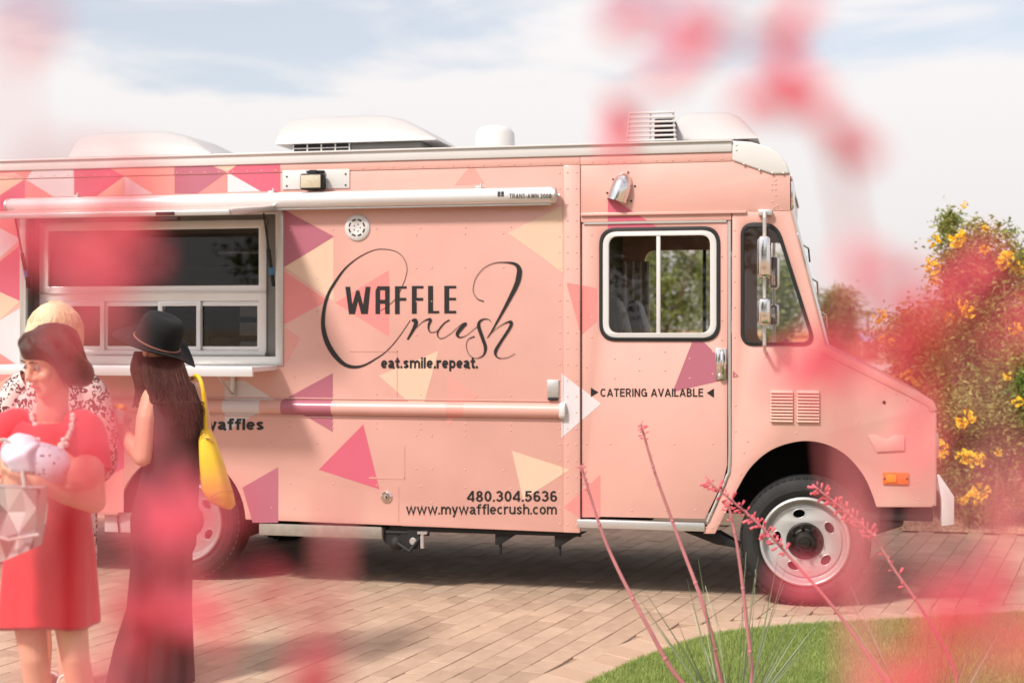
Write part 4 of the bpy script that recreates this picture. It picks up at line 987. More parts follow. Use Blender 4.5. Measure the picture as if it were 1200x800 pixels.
def shrub(label, base, spread, top, n, seed, m, group, leaf=.05, low=.1, nst=14, cat='shrub'):
    g = random.Random(seed); r_ = root('flowering_shrub', label, cat, base, group)
    for k in range(nst):
        a = g.uniform(0, 6.28); q = g.uniform(.2, .9); h = g.uniform(.55, .95)*top
        e = Vector((base[0]+spread[0]*q*math.cos(a), base[1]+spread[1]*q*math.sin(a), h)); b = Vector((base[0]+.12*math.cos(a), base[1]+.12*math.sin(a), 0))
        mid = b.lerp(e, .5)+Vector((g.uniform(-.08,.08), g.uniform(-.05,.05), .1*h))
        mb = MB(); mb.tube(spline([tuple(b), tuple(mid), tuple(e)], 5), [.014-.001*i for i in range(11)], 6); mb.build('stem', CANE, r_)
    c = (base[0], base[1], low+(top-low)*.5)
    leafcloud('foliage', c, (spread[0], spread[1], (top-low)*.5), n, leaf, m, r_, clumps=48, seed=seed, hollow=.3, keep=lambda p: p[:, 2] > .03)
    return r_
# trumpet flower clusters share one mesh
fm = MB(); g_ = random.Random(3)
for k in range(13):
    d = Vector((g_.gauss(0,1), g_.gauss(0,1), g_.gauss(.2,.8))).normalized(); u, w_ = perp(d); c = d*.035
    fm.rings([[c+d*h+(u*math.cos(t)+w_*math.sin(t))*r for t in [2*math.pi*i/6 for i in range(6)]] for h, r in ((0,.004),(.02,.008),(.036,.014),(.042,.024))], cap=False)
flower_me = fm.mesh('flower_cluster'); flower_me.materials.append(YELLOW)
def flowers(r_, pts, d):
    for i, (px, py, sc_) in enumerate(pts):
        o = link('flower_cluster', flower_me, None, r_); p = deep(px, py, d-.1*(i % 3)); o.location = p-WT[r_.name]; o.scale = (sc_*.85,)*3; o.rotation_euler = (i*1.3, i*.7, i*2.1)
GS = 'yellow flowering shrubs in the gravel bed'
def gpt(px, d): p = deep(px, YH, d); return (p.x, p.y, 0)
s1 = shrub('tall shrub with yellow trumpet flowers rising highest beside the truck nose', gpt(1138, 12.6), (.36, .4), 2.55, 10000, 11, LEAFD, GS, low=.5)
leafcloud('foliage', (gpt(1128,12.5)[0], gpt(1128,12.5)[1], 2.30), (.22,.25,.45), 2600, .055, LEAFD, s1, clumps=24, seed=21)
leafcloud('foliage', (gpt(1185,12.6)[0], gpt(1185,12.6)[1], 2.05), (.26,.25,.45), 3600, .06, LEAFG, s1, clumps=26, seed=22)
flowers(s1, [(1095,283,.9),(1120,281,1.1),(1093,314,1),(1091,305,.7),(1126,277,.9),(1155,268,.5),(1095,330,.6),(1154,293,.7),(1178,304,1.2),(1174,309,.9),(1196,314,1),(1130,240,.5),(1198,345,1),(1128,357,.8),(1135,366,.9),(1112,372,.7)], 12.2)
s2 = shrub('broad green shrub with yellow flowers at the right edge of the bed', gpt(1225, 12.0), (.5, .5), 2.5, 12000, 12, LEAFG, GS, low=.3)
flowers(s2, [(1190,385,.8),(1180,440,.6),(1192,470,.7)], 11.5)
s3_ = shrub('bushy shrub with yellow flowers just beyond the truck hood', gpt(1078, 13.6), (.38, .45), 1.95, 11000, 13, LEAFD, GS, low=.15)
flowers(s3_, [(1031,371,1.1),(1052,444,.9),(1063,438,.8),(1075,447,.7),(1034,397,.6),(1045,400,.5),(1104,362,.5),(1098,402,.6)], 13.0)
s4 = shrub('low leafy shrub with yellow flowers near the front bumper', gpt(1150, 11.9), (.5, .35), 1.25, 10000, 14, LEAFD, GS, low=.08)
flowers(s4, [(1132,491,1.2),(1126,494,.8),(1100,524,1.1),(1104,530,.8),(1128,534,.9),(1137,537,1.1),(1146,539,1),(1150,577,1.2),(1139,583,1),(1128,586,.6),(1170,530,.5)], 11.45)
s5 = shrub('small dense shrub filling the gap behind the bumper', gpt(1095, 12.6), (.36, .35), 1.0, 6500, 15, LEAFD, GS, low=.05)
s6 = shrub('dense dark green shrub standing behind the yellow flowering ones', gpt(1120, 15.6), (.8, .5), 2.1, 13000, 16, LEAFG, GS, low=.1, leaf=.06)
# trees beyond
def tree(label, px, d, top, cw, n, seed, m, trunk_h=.35, leaf=.12, lowf=.3):
    b = gpt(px, d); r_ = root('mesquite_tree', label, 'tree', b, 'trees standing beyond the truck'); g = random.Random(seed)
    mb = MB(); th_ = top*trunk_h; mb.tube([b, (b[0]+.1,b[1],th_*.5), (b[0],b[1],th_), (b[0]+.1,b[1],top*.7)], [.02*top+.05,.018*top+.03,.015*top+.02,.02], 8); tr_ = mb.build('trunk', BARK, r_)
    for k in range(6):
        a = k*1.05+g.random(); mb = MB(); mb.tube([(b[0],b[1],th_*g.uniform(.7,1)),(b[0]+cw*.25*math.cos(a),b[1]+cw*.25*math.sin(a),top*.55),(b[0]+cw*.4*math.cos(a),b[1]+cw*.4*math.sin(a),top*.8)], [.05,.035,.015], 6); mb.build('limb', BARK, tr_)
    leafcloud('crown', (b[0],b[1],top*(lowf+1)/2), (cw/2,cw/2,top*(1-lowf)/2), n, leaf, m, r_, clumps=60, seed=seed, aspect=.45, hollow=.3)
tree('green tree seen through the door window of the truck', 772, 36, 4.4, 2.3, 9000, 31, LEAFT, lowf=.2)
tree('pale green tree showing at the right side of the door window', 838, 44, 4.6, 1.9, 6000, 32, LEAFT, lowf=.25)
tree('green tree seen through the small cab window', 914, 38, 3.7, 1.25, 5000, 33, LEAFT, lowf=.2)
tree('rounded tree rising just past the windscreen', 978, 52, 3.2, 1.75, 11000, 34, LEAFT, lowf=.05)
for i_, (tx, ty, sc_) in enumerate(((-13,-26,1.9),(-8.5,-29,1.5),(-4,-27,2.0),(.5,-30,1.6),(5,-27,1.9))):
    src = [o for o in bpy.data.objects if o.name.startswith('mesquite_tree')][i_ % 2]; c_ = src.copy(); COL.objects.link(c_); c_.location = (tx, ty, 0); c_.scale = (sc_,)*3; c_['group'] = 'trees reflected in the windows'; c_['label'] = 'tree behind the viewpoint, seen only as a dark reflection in the truck windows'
    for ch in list(src.children):
        d_ = ch.copy(); COL.objects.link(d_); d_.parent = c_
        for gch in ch.children: e_ = gch.copy(); COL.objects.link(e_); e_.parent = d_
# palm
pb = gpt(1017, 330); pr = root('palm_tree', 'small far palm tree standing in front of the tan building', 'palm tree', pb)
mb = MB(); mb.tube([pb,(pb[0],pb[1],3),(pb[0],pb[1],5.2)], [.35,.3,.28], 8); mb.build('trunk', BARK, pr)
for k in range(22):
    a = k*.9; e = random.uniform(-.5,.8); mb = MB(); L_ = random.uniform(1.7,2.4); n_ = 7; v = []; 
    for i in range(n_):
        t = i/(n_-1); r0 = L_*t; z = 5.2+r0*e-.5*r0*r0*.42; wdt = .28*math.sin(math.pi*min(1,t*.85+.12)); c = Vector((pb[0]+r0*math.cos(a), pb[1]+r0*math.sin(a), z)); sd = Vector((-math.sin(a), math.cos(a), 0))*wdt
        v += [c+sd+Vector((0,0,-.1)), c, c-sd+Vector((0,0,-.1))]
    mb.add(v, [(i*3+j,i*3+j+1,i*3+j+4,i*3+j+3) for i in range(n_-1) for j in range(2)]); mb.build('frond', LEAFT, pr)
# far building, canopy and road
STUC = mat('tan stucco', (196, 152, 112), .9, var=.08, vscale=1)
bb = deep(905, YH, 75); ang = TH
br = root('building', 'low tan stucco building far behind the cab with a pale blue canopy roof', 'building', (bb.x, bb.y, 0), world=False)
br.rotation_euler = (0, 0, TH)
mb = MB(); mb.box(-8,5.6,0,6,0,1.15); mb.build('wall', STUC, br, .02)
mb = MB(); mb.box(-8.1,5.7,-.1,6.1,1.151,1.27); mb.build('parapet', STUC, br, .02)
for x in (-6,-3.6,-1.2,2.2): 
    mb = MB(); mb.box(x,x+.9,-.04,-.005,.35,.95); w_ = mb.build('window', WHITE, br, .01)
    mb = MB(); mb.box(x+.06,x+.84,-.05,-.0405,.41,.89); mb.build('pane', DARK, w_)
mb = MB(); mb.box(3.2,3.9,-.05,-.005,.0,.9); mb.build('door', WHITE, br, .01)
cr_ = mat('pale blue metal roof', (150,172,204), .5, var=.05); 
for k in range(8):
    mb = MB(); x = 4.45+k*.155; mb.add([(x,-.9,.92),(x+.145,-.9,.92),(x+.145,-.3,1.30),(x,-.3,1.30),(x,-.9,.88),(x+.145,-.9,.88),(x+.145,-.3,1.26),(x,-.3,1.26)], BF); mb.build('canopy_panel', cr_, br)
mb = MB()
for x in (4.5, 5.6): mb.tube([(x,-.85,0),(x,-.85,.9)], .03, 6)
mb.build('canopy_post', WHITE, br)
ROAD = mat('pale concrete road', (196, 186, 176), .9, var=.08, vscale=.6)
a, b, c, d = deep(300,YH,50), deep(1500,YH,50), deep(1500,YH,66), deep(300,YH,66)
mb = MB(); mb.add([(p.x,p.y,-.04) for p in (a,b,c,d)], [(0,1,2,3)]); o = mb.build('road', ROAD); o['kind'] = 'structure'

# hesperaloe: long blades, tall stalks with bell florets
def floret_mesh(seed):
    g = random.Random(seed); mb = MB(); L_ = .024
    ring = lambda z, r, k=6: [(r*math.cos(2*math.pi*i/k), r*math.sin(2*math.pi*i/k), z) for i in range(k)]
    mb.rings([ring(0,.0012),ring(.003,.0035),ring(.010,.0052),ring(.019,.0048),ring(.024,.0062)])
    mb.tube([(0,0,-.008),(0,0,.001)], .0011, 5)
    return mb.mesh('floret')
FLO = [floret_mesh(1)]; FLO[0].materials.append(PINKF)
BUD = MB().tube([(0,0,-.006),(0,0,0),(0,0,.004),(0,0,.012),(0,0,.017)], [.001,.001,.003,.0036,.001], 6).mesh('floret'); BUD.materials.append(PINKF)
FLN = floret_mesh(2); FLN.materials.append(PINKN); FLN.name = 'rose_floret'
def put_floret(me_, p, d, sc_, parent):
    o = link('floret', me_, None, parent); o.location = p
    o.rotation_mode = 'QUATERNION'; o.rotation_quaternion = d.to_track_quat('Z', 'Y'); o.scale = (sc_,)*3; return o
blade_me = []
for k in range(5):
    g = random.Random(k); L_ = 1.0; mb = MB(); v = []; n_ = 9
    for i in range(n_):
        t = i/(n_-1); w_ = .011*(1-t**1.6)+.0008; x = t*L_; bend = .18*(k-2)/2*t*t
        v += [(bend,-w_,x),(bend+.004,0,x-.0005),(bend,w_,x)]
    mb.add(v, [(i*3+j,i*3+j+1,i*3+j+4,i*3+j+3) for i in range(n_-1) for j in range(2)]); m_ = mb.mesh('blade'); m_.materials.append(YUCCA); blade_me.append(m_)
def yucca(label, base, stalks, nb, seed, group):
    g = random.Random(seed); r_ = root('red_yucca', label, 'red yucca', base, group)
    for k in range(nb):
        o = link('blade', blade_me[k % 5], None, r_); a = g.uniform(0, 6.28); t = g.uniform(.05, .75)
        o.location = (.06*math.cos(a), .06*math.sin(a), 0); o.rotation_euler = (t*math.sin(-a), t*math.cos(a), g.uniform(0, 6.28))
        d = Vector((math.cos(a)*math.sin(t), math.sin(a)*math.sin(t), math.cos(t))); o.rotation_mode = 'QUATERNION'; o.rotation_quaternion = d.to_track_quat('Z', 'Y'); L_ = g.uniform(.42, .72); o.scale = (.42, .42, L_)
    for P, thick, fl in stalks:
        pts = spline([tuple(base)]+[tuple(p) for p in P], 8)
        n_ = len(pts); mb = MB(); mb.tube(pts, [thick*(1-.55*i/(n_-1)) for i in range(n_)], 8, round_=True)
        for k in range(5, n_-2, 7):                     # nodes
            mb.ball(pts[k], thick*1.25*(1-.5*k/n_), n=5)
        st = mb.build('flower_stalk', STALK, r_)
        for t0, t1, n, size, bloom in fl:
            for k in range(n):
                t = t0+(t1-t0)*(k+.5)/n; f = t*(n_-1); i = min(int(f), n_-2); p = Vector(pts[i]).lerp(Vector(pts[i+1]), f-i); ax = (Vector(pts[i+1])-Vector(pts[i])).normalized()
                u, w_ = perp(ax); a = k*2.4+g.random(); d = (u*math.cos(a)+w_*math.sin(a))*.8+ax*g.uniform(.1,.8)+Vector((0,0,-.15)); d.normalize()
                put_floret(FLO[0] if g.random() < bloom else BUD, p+d*.012*size, d, size*g.uniform(.75,1.15), st)
    return r_
GY = 'red yucca plants in the lawn'
D1 = 6.1
y1 = yucca('red yucca with three tall upright pink stalks in the lawn', deep(858, 0, D1).xy.to_3d(), [
  ([deep(800,800,D1-.05), deep(760,735,D1-.05), deep(712,640,D1), deep(681,546,D1)], .012, [(.90,1.0,13,.8,.3)]),
  ([deep(846,800,D1), deep(826,715,D1), deep(795,630,D1+.05), deep(768,555,D1+.05), deep(751,497,D1+.05)], .011, [(.90,1.0,16,.8,.35),(.74,.88,3,.6,0)]),
  ([deep(880,800,D1), deep(874,720,D1), deep(864,640,D1), deep(853,588,D1)], .011, [(.86,1.0,7,1.,.6)])], 32, 5, GY)
D2 = 5.8
y2 = yucca('red yucca with two leaning blossom covered stalks in front of the wheel', deep(1085, 0, D2).xy.to_3d(), [
  ([deep(1040,800,D2), deep(985,722,D2), deep(928,655,D2), deep(885,610,D2), deep(829,563,D2)], .0085, [(.62,1.0,58,1.15,.75)]),
  ([deep(1122,800,D2), deep(1085,722,D2), deep(1050,670,D2), deep(1018,622,D2), deep(956,571,D2)], .0085, [(.76,1.0,56,1.15,.75),(.52,.70,7,1.1,.4)])], 12, 6, GY)
# plants close to the camera, out of focus
def near_plant(label, base, stalks, seed):
    g = random.Random(seed); r_ = root('red_yucca', label, 'red yucca', base, 'red yucca blooms close to the viewpoint')
    for k in range(14):
        o = link('blade', blade_me[k % 5], None, r_); o.location = (0, 0, 0); a = g.uniform(0, 6.28); t = g.uniform(.3, .9); o.rotation_mode = 'QUATERNION'
        o.rotation_quaternion = Vector((math.cos(a)*math.sin(t), math.sin(a)*math.sin(t), math.cos(t))).to_track_quat('Z', 'Y'); o.scale = (.7, .7, g.uniform(.4, .7))
    for clusters in stalks:
        P = [deep(px, py, d) for px, py, d, n, sp in clusters]
        if P[0].z > .3 and clusters[0][3] >= 0: P = [Vector((base[0], base[1], 0)), Vector((base[0]*.6+P[0].x*.4, base[1]*.6+P[0].y*.4, P[0].z*.45))]+P
        pts = spline([tuple(p) for p in P], 6); n_ = len(pts)
        mb = MB(); mb.tube(pts, [.0026-.0016*i/(n_-1) for i in range(n_)], 8); st = mb.build('flower_stalk', STALKG, r_)
        for px, py, d, n, sp in clusters:
            c = deep(px, py, d)
            for k in range(n):
                q = Vector((g.gauss(0,1), g.gauss(0,1)*.6, g.gauss(0,1)))*sp*d/FOC*.55; dr = (q+Vector((0,0,-.3*q.length))).normalized() if q.length > 1e-5 else Vector((0,0,-1))
                put_floret(FLN, c+q, dr, g.uniform(.85,1.2), st)
    return r_
def nb(px, d): p = deep(px, YH, d); return (p.x, p.y, 0)
near_plant('blurred pink bloom stalk arching across the sky above the cab', nb(1010,.6), [
  [(1000,760,.6,0,30),(1010,420,.6,0,10),(985,200,.58,0,14),(955,135,.58,2,12),(935,100,.58,2,16),(905,62,.56,2,16),(850,25,.5,1,20),(765,6,.52,2,18)],
  [(850,25,.5,-1,1),(800,72,.56,0,8),(750,105,.64,0,8),(714,118,.7,2,12)],
  [(1080,790,.5,2,40),(1170,640,.5,0,40),(1150,440,.5,3,50),(1108,375,.52,4,42),(1060,335,.5,1,14)]], 1)
near_plant('blurred pink bloom stalk beside the front wheel and windscreen', nb(960,.6), [
  [(1020,795,.56,0,30),(992,692,.6,1,10),(980,520,.6,0,10),(962,388,.6,2,14),(985,368,.6,1,10)],
  [(1165,790,.46,3,40),(1192,655,.5,2,26),(1215,540,.5,1,30)]], 2)
near_plant('blurred pink bloom stalk over the pavers and the woman in black', nb(260,.55), [
  [(395,762,.56,1,16),(372,738,.56,2,20),(335,700,.54,0,16)], [(252,748,.6,1,14),(200,690,.52,2,22),(186,625,.5,2,22),(188,560,.48,1,24),(196,450,.48,0,24)],
  [(192,782,.52,2,18),(205,660,.5,0,20)]], 3)
near_plant('blurred pink bloom stalk over the serving window and the woman in coral', nb(40,.5), [
  [(40,790,.5,0,50),(30,650,.5,1,30),(75,490,.5,2,20),(58,442,.56,3,14),(90,350,.48,0,20),(95,298,.5,3,24),(150,275,.46,1,24),(60,250,.46,1,30)],
  [(128,580,.5,1,24),(135,480,.5,1,20),(70,190,.42,1,30),(30,240,.4,1,30),(8,60,.4,1,20)]], 4)

# ================================================================== PEOPLE
SKIN = mat('fair skin', (226, 168, 140), .5, var=.05, vscale=14, spec=.35)
SKINB = mat('baby skin', (236, 182, 158), .5, var=.05, vscale=14, spec=.35)
LIPS = mat('lip colour', (190, 96, 92), .45, var=.05)
EYEW = mat('eye white', (176, 168, 162), .4, var=.02)
IRIS = mat('dark iris', (52, 36, 26), .15, var=.1)
HAIRB = mat('dark brown hair', (44, 26, 20), .45, second=(86, 54, 42), vscale=26, stretch=(5, 5, .5), bump=.7, bscale=60)
HAIRW = mat('wavy dark hair', (40, 22, 18), .6, spec=.2, second=(82, 46, 36), vscale=22, stretch=(5, 5, .7), bump=.7, bscale=50)
HAIRY = mat('blonde hair', (226, 192, 142), .5, second=(248, 230, 194), vscale=26, stretch=(5, 5, .4), bump=.6, bscale=60)
CORAL = mat('coral red jersey', (216, 36, 46), .8, var=.08, vscale=5, bump=.7, bscale=9, sheen=.3)
BLACKC = mat('black crepe', (15, 13, 15), .8, var=.15, vscale=8, bump=.6, bscale=9)
FELT = mat('black felt', (15, 14, 15), .9, var=.12, vscale=30)
YBAG = mat('yellow leather', (238, 186, 34), .42, var=.06, vscale=14, bump=.08, bscale=50, coat=.15)
GBAG = mat('grey facet leather', (128, 126, 122), .5, island=.95, second=(214, 210, 204))
PEARL = mat('white bead', (236, 230, 220), .25, var=.05, coat=.4)
LILAC = mat('lilac wrap cloth', (214, 204, 222), .85, second=(234, 226, 234), vscale=12, bump=.3, bscale=20)
SANDAL = mat('white sandal leather', (230, 224, 216), .5, var=.05)
def spotted(name, base, dark, scale, lo, hi):
    m = mat(name, base, .8, var=.03); t = m.node_tree; N = t.nodes; L = t.links; p = N['Principled BSDF']
    v = N.new('ShaderNodeTexVoronoi'); v.inputs['Scale'].default_value = scale; co = N.new('ShaderNodeTexCoord')
    nz = N.new('ShaderNodeTexNoise'); nz.inputs['Scale'].default_value = scale*.9; L.new(co.outputs['Object'], nz.inputs['Vector'])
    mv = N.new('ShaderNodeMix'); mv.data_type = 'VECTOR'; mv.inputs[0].default_value = .06 if lo else 0; L.new(co.outputs['Object'], mv.inputs[4]); L.new(nz.outputs['Color'], mv.inputs[5])
    L.new(mv.outputs[1], v.inputs['Vector'])
    a = N.new('ShaderNodeMath'); a.operation = 'GREATER_THAN'; a.inputs[1].default_value = lo; L.new(v.outputs['Distance'], a.inputs[0])
    b = N.new('ShaderNodeMath'); b.operation = 'LESS_THAN'; b.inputs[1].default_value = hi; L.new(v.outputs['Distance'], b.inputs[0])
    c = N.new('ShaderNodeMath'); c.operation = 'MULTIPLY'; L.new(a.outputs[0], c.inputs[0]); L.new(b.outputs[0], c.inputs[1])
    n2 = N.new('ShaderNodeTexNoise'); n2.inputs['Scale'].default_value = scale*1.6; L.new(co.outputs['Object'], n2.inputs['Vector'])
    g = N.new('ShaderNodeMath'); g.operation = 'GREATER_THAN'; g.inputs[1].default_value = .42 if lo else .0; L.new(n2.outputs['Fac'], g.inputs[0])
    d = N.new('ShaderNodeMath'); d.operation = 'MULTIPLY'; L.new(c.outputs[0], d.inputs[0]); L.new(g.outputs[0], d.inputs[1])
    mx = N.new('ShaderNodeMix'); mx.data_type = 'RGBA'; mx.inputs[6].default_value = lin(base); mx.inputs[7].default_value = lin(dark); L.new(d.outputs[0], mx.inputs[0]); L.new(mx.outputs[2], p.inputs['Base Color']); return m
LEOP = spotted('leopard print cloth', (226, 210, 204), (44, 30, 32), 34, .18, .52)
DOTS = spotted('dotted baby cloth', (206, 212, 226), (46, 44, 70), 52, 0.0, .22)

def person(label, px, d0):
    p = deep(px, YH, d0); r_ = root('person', label, 'person', (p.x, p.y, 0), world=False); r_.rotation_euler = (0, 0, TH)
    xc = (px-600)*d0/FOC
    def P(qx, qy, dd=0.0):
        d = d0+dd; return Vector(((qx-600)*d/FOC-xc, dd, EYE-(qy-YH)*d/FOC))
    return r_, P
def head(mb, M, child_off=1.0):
    lv = [(-.117,.012,-.078,-.055),(-.108,.034,-.092,-.035),(-.09,.047,-.095,-.005),(-.062,.057,-.092,.03),(-.03,.065,-.089,.07),(0,.070,-.086,.088),(.03,.074,-.093,.098),(.06,.074,-.089,.10),(.085,.064,-.072,.085),(.104,.044,-.045,.06),(.115,.018,-.01,.03)]
    n0 = len(mb.v)
    mb.loft([((0,(f+b)/2,z),(w,0,0),(0,(b-f)/2,0)) for z, w, f, b in lv], 26, 2.15)
    mb.tube([(0,-.088,.018),(0,-.098,-.004),(0,-.108,-.026),(0,-.104,-.038)], [.006,.009,.013,.008], 8, round_=True)
    for s in (-1, 1):
        mb.ball((s*.012,-.097,-.036), .009, n=6); mb.ball((s*.075,.012,-.012), .009, .022, .032, n=8); mb.ball((s*.04,-.07,-.03), .026, .022, .022, n=8)
    mb.ball((0,-.088,-.064), .022, .014, .010, n=8); mb.ball((0,-.088,-.10), .02, .014, .014, n=8)
    for i in range(n0, len(mb.v)): mb.v[i] = tuple(M @ Vector(mb.v[i]))
def face_bits(M, r_):
    for s in (-1, 1):
        b = MB(); b.ball((0,0,0), .0102, n=10); e = b.build('eye', EYEW, r_, ang=80); e.location = M @ Vector((s*.031,-.0795,.004))
        b = MB(); b.ball((0,0,0), .0068, .003, .0068, n=8); i = b.build('iris', IRIS, e, ang=80); i.location = (M.to_3x3() @ Vector((0,-.0090,0)))
        b = MB(); b.tube([M @ Vector(p) for p in ((s*.014,-.093,.027),(s*.033,-.093,.032),(s*.05,-.083,.026))], [.0035,.004,.002], 6); b.build('eyebrow', HAIRB, r_)
    b = MB(); b.tube([M @ Vector(p) for p in ((-.022,-.093,-.066),(-.008,-.102,-.062),(.008,-.102,-.062),(.022,-.093,-.066))], [.003,.0055,.0055,.003], 8); b.build('lips', LIPS, r_)
def hand(mb, wrist, d, nrm, curl=.5, sc=1.0, side=1, spread=.08):
    """palm with four jointed fingers and a thumb; d along the fingers, nrm out of the back of the hand"""
    d = Vector(d).normalized(); nrm = (Vector(nrm)-d*Vector(nrm).dot(d)).normalized(); s = d.cross(nrm)*side; wrist = Vector(wrist)
    L_ = .092*sc
    mb.loft([(wrist-d*.01,s*.026*sc,nrm*.020*sc),(wrist+d*L_*.35,s*.036*sc,nrm*.017*sc),(wrist+d*L_*.8,s*.041*sc,nrm*.014*sc),(wrist+d*L_,s*.038*sc,nrm*.011*sc)], 14, 2.6)
    for k, (o, l) in enumerate(((.030,.070),(.010,.079),(-.010,.074),(-.029,.058))):
        b = wrist+d*L_*.94+s*o*sc; a = 0; dd = (d+s*spread*(1.5-k)*.6).normalized(); pts = [b-d*.02*sc, b]; fr = (.44,.31,.25)
        for j, f in enumerate(fr):
            a += curl*(.35 if j == 0 else .75)+.05*k; q = dd*math.cos(a)-nrm*math.sin(a); pts.append(pts[-1]+q*l*f*sc)
        mb.tube(pts, [.0085*sc,.0092*sc,.0084*sc,.0076*sc,.0062*sc], 9, round_=True)
    t0 = wrist+d*L_*.25+s*.030*sc; q = (s*.75+d*.7-nrm*.25).normalized(); t1 = t0+q*.036*sc; q2 = (s*.3+d*.85-nrm*(.3+.4*curl)).normalized(); t2 = t1+q2*.03*sc
    mb.tube([wrist+d*L_*.15+s*.015*sc,t0,t1,t2,t2+q2*.024*sc], [.013*sc,.0135*sc,.0105*sc,.0095*sc,.0075*sc], 9, round_=True)
def foot(mb, ankle, d):
    d = Vector(d).normalized(); s = Vector((-d.y,d.x,0)); a = Vector((ankle[0],ankle[1],0))
    mb.loft([(a-d*.055+Vector((0,0,.03)),s*.022,Vector((0,0,.025))),(a+Vector((0,0,.045)),s*.034,Vector((0,0,.042))),(a+d*.07+Vector((0,0,.034)),s*.040,Vector((0,0,.03))),(a+d*.14+Vector((0,0,.02)),s*.044,Vector((0,0,.017))),(a+d*.185+Vector((0,0,.014)),s*.03,Vector((0,0,.011)))], 14)
def shoe(r_, ankle, d, m):
    d = Vector(d).normalized(); s = Vector((-d.y,d.x,0)); a = Vector((ankle[0],ankle[1],0)); up = Vector((0,0,1))
    b = MB(); b.loft([(a-d*.07+up*.0,s*.03,d*.0+up*.012),(a+up*.0,s*.040,up*.012),(a+d*.09,s*.047,up*.012),(a+d*.18,s*.046,up*.012),(a+d*.21,s*.025,up*.010)], 14, 3); sh = b.build('shoe_sole', m, r_)
    for t, w, h in ((.10,.050,.055),(.145,.052,.042),(-.04,.034,.075)):
        b = MB(); c = a+d*t; b.tube([c+s*w*math.cos(q)+up*h*math.sin(q) for q in [math.pi*i/10 for i in range(11)]], .006, 8); b.build('strap', m, sh)

# ---- woman in coral dress holding the baby
p1, P = person('woman in short coral red dress and white necklace cradling a baby', 58, 5.1)
HM = Matrix.Translation(P(60,420,-.02)) @ Matrix.Rotation(R(-42), 4, 'Z') @ Matrix.Rotation(R(24), 4, 'X') @ Matrix.Rotation(R(5), 4, 'Y')
mb = MB(); head(mb, HM)
mb.tube([P(62,492,.03), P(62,470,.03), P(63,440,.025)], [.062,.056,.056], 14)
tor = [(P(56,496),.13,.075),(P(57,520),.15,.095),(P(58,560),.14,.095),(P(58,600),.125,.09),(P(58,650),.155,.105),(P(58,700),.14,.1)]
mb.loft([(c,(a,0,0),(0,b,0)) for c, a, b in tor], 20)
mb.tube([P(18,500),P(8,520,-.01),P(-12,590,-.03)], [.052,.050,.041], 12, round_=True); mb.tube([P(-12,590,-.03),P(-8,582,-.15),P(4,570,-.25)], [.042,.038,.028], 12, round_=True)
mb.tube([P(97,500),P(106,535,-.01),P(110,588,-.05)], [.052,.050,.042], 12, round_=True); mb.tube([P(110,588,-.05),P(78,578,-.2),P(42,562,-.27)], [.043,.041,.028], 12, round_=True)
hand(mb, P(6,569,-.25), P(36,538,-.28)-P(4,570,-.25), (.2,-1,.3), .25, 1.0, 1, .25)
hand(mb, P(43,563,-.27), P(12,556,-.27)-P(42,562,-.27), (0,-.6,-.8), .5, 1.0, -1)
for hx, kx, fx in ((36,40,46),(80,88,97)):
    mb.tube([P(hx,660),P(kx-5,730,-.01),P(kx,770,-.015),P((kx+fx)/2+3,810,.02),P(fx,880,.03),P(fx,912,.03)], [.082,.058,.050,.049,.036,.034], 14); foot(mb, P(fx,925,.03), (-.25,-1,0))
b1 = organic(mb, 'body', SKIN, p1, .0055, 5)
face_bits(HM, p1)
for fx in (46, 97): shoe(p1, P(fx,925,.03), (-.25,-1,0), SANDAL)
mb = MB()
sec = [(P(58,484),.105,.062),(P(57,494),.140,.085),(P(57,520),.158,.110),(P(57,550),.150,.112),(P(58,590),.138,.102),(P(58,615),.150,.108),(P(58,650),.160,.118),(P(57,690),.168,.130),(P(57,732),.174,.145)]
rs = []
for i, (c, a, b) in enumerate(sec):
    r_ = []
    for j in range(48):
        t = 2*math.pi*j/48; k = 1+(.05*max(0, i-4)/4*math.sin(7*t+.6)+.025*max(0, i-4)/4*math.sin(11*t)); dip = .035 if (i == 0 and math.sin(t) < 0) else 0
        r_.append((c.x+a*k*math.cos(t), c.y+b*k*math.sin(t), c.z-dip*abs(math.sin(t))+(.008*math.sin(3*t) if i == len(sec)-1 else 0)))
    rs.append(r_)
mb.rings(rs, cap=False); dress = mb.build('dress', CORAL, p1, ang=80)
dress.modifiers.new('s', 'SOLIDIFY').thickness = .006
evald(dress, ('SUBSURF', dict(levels=1, render_levels=1)))
for pts in ([P(36,496,.01),P(14,500,.0),P(3,522,-.012),P(-6,556,-.02)], [P(80,496,.01),P(100,502,.0),P(108,530,-.012),P(111,552,-.03)]):
    mb = MB(); mb.tube(spline([tuple(p) for p in pts], 4), [.034,.046,.054,.058,.060,.059,.058,.058,.058,.058,.058,.059,.060], 18, cap=False); s_ = mb.build('sleeve', CORAL, p1, ang=80); s_.modifiers.new('s', 'SOLIDIFY').thickness = -.005; evald(s_)
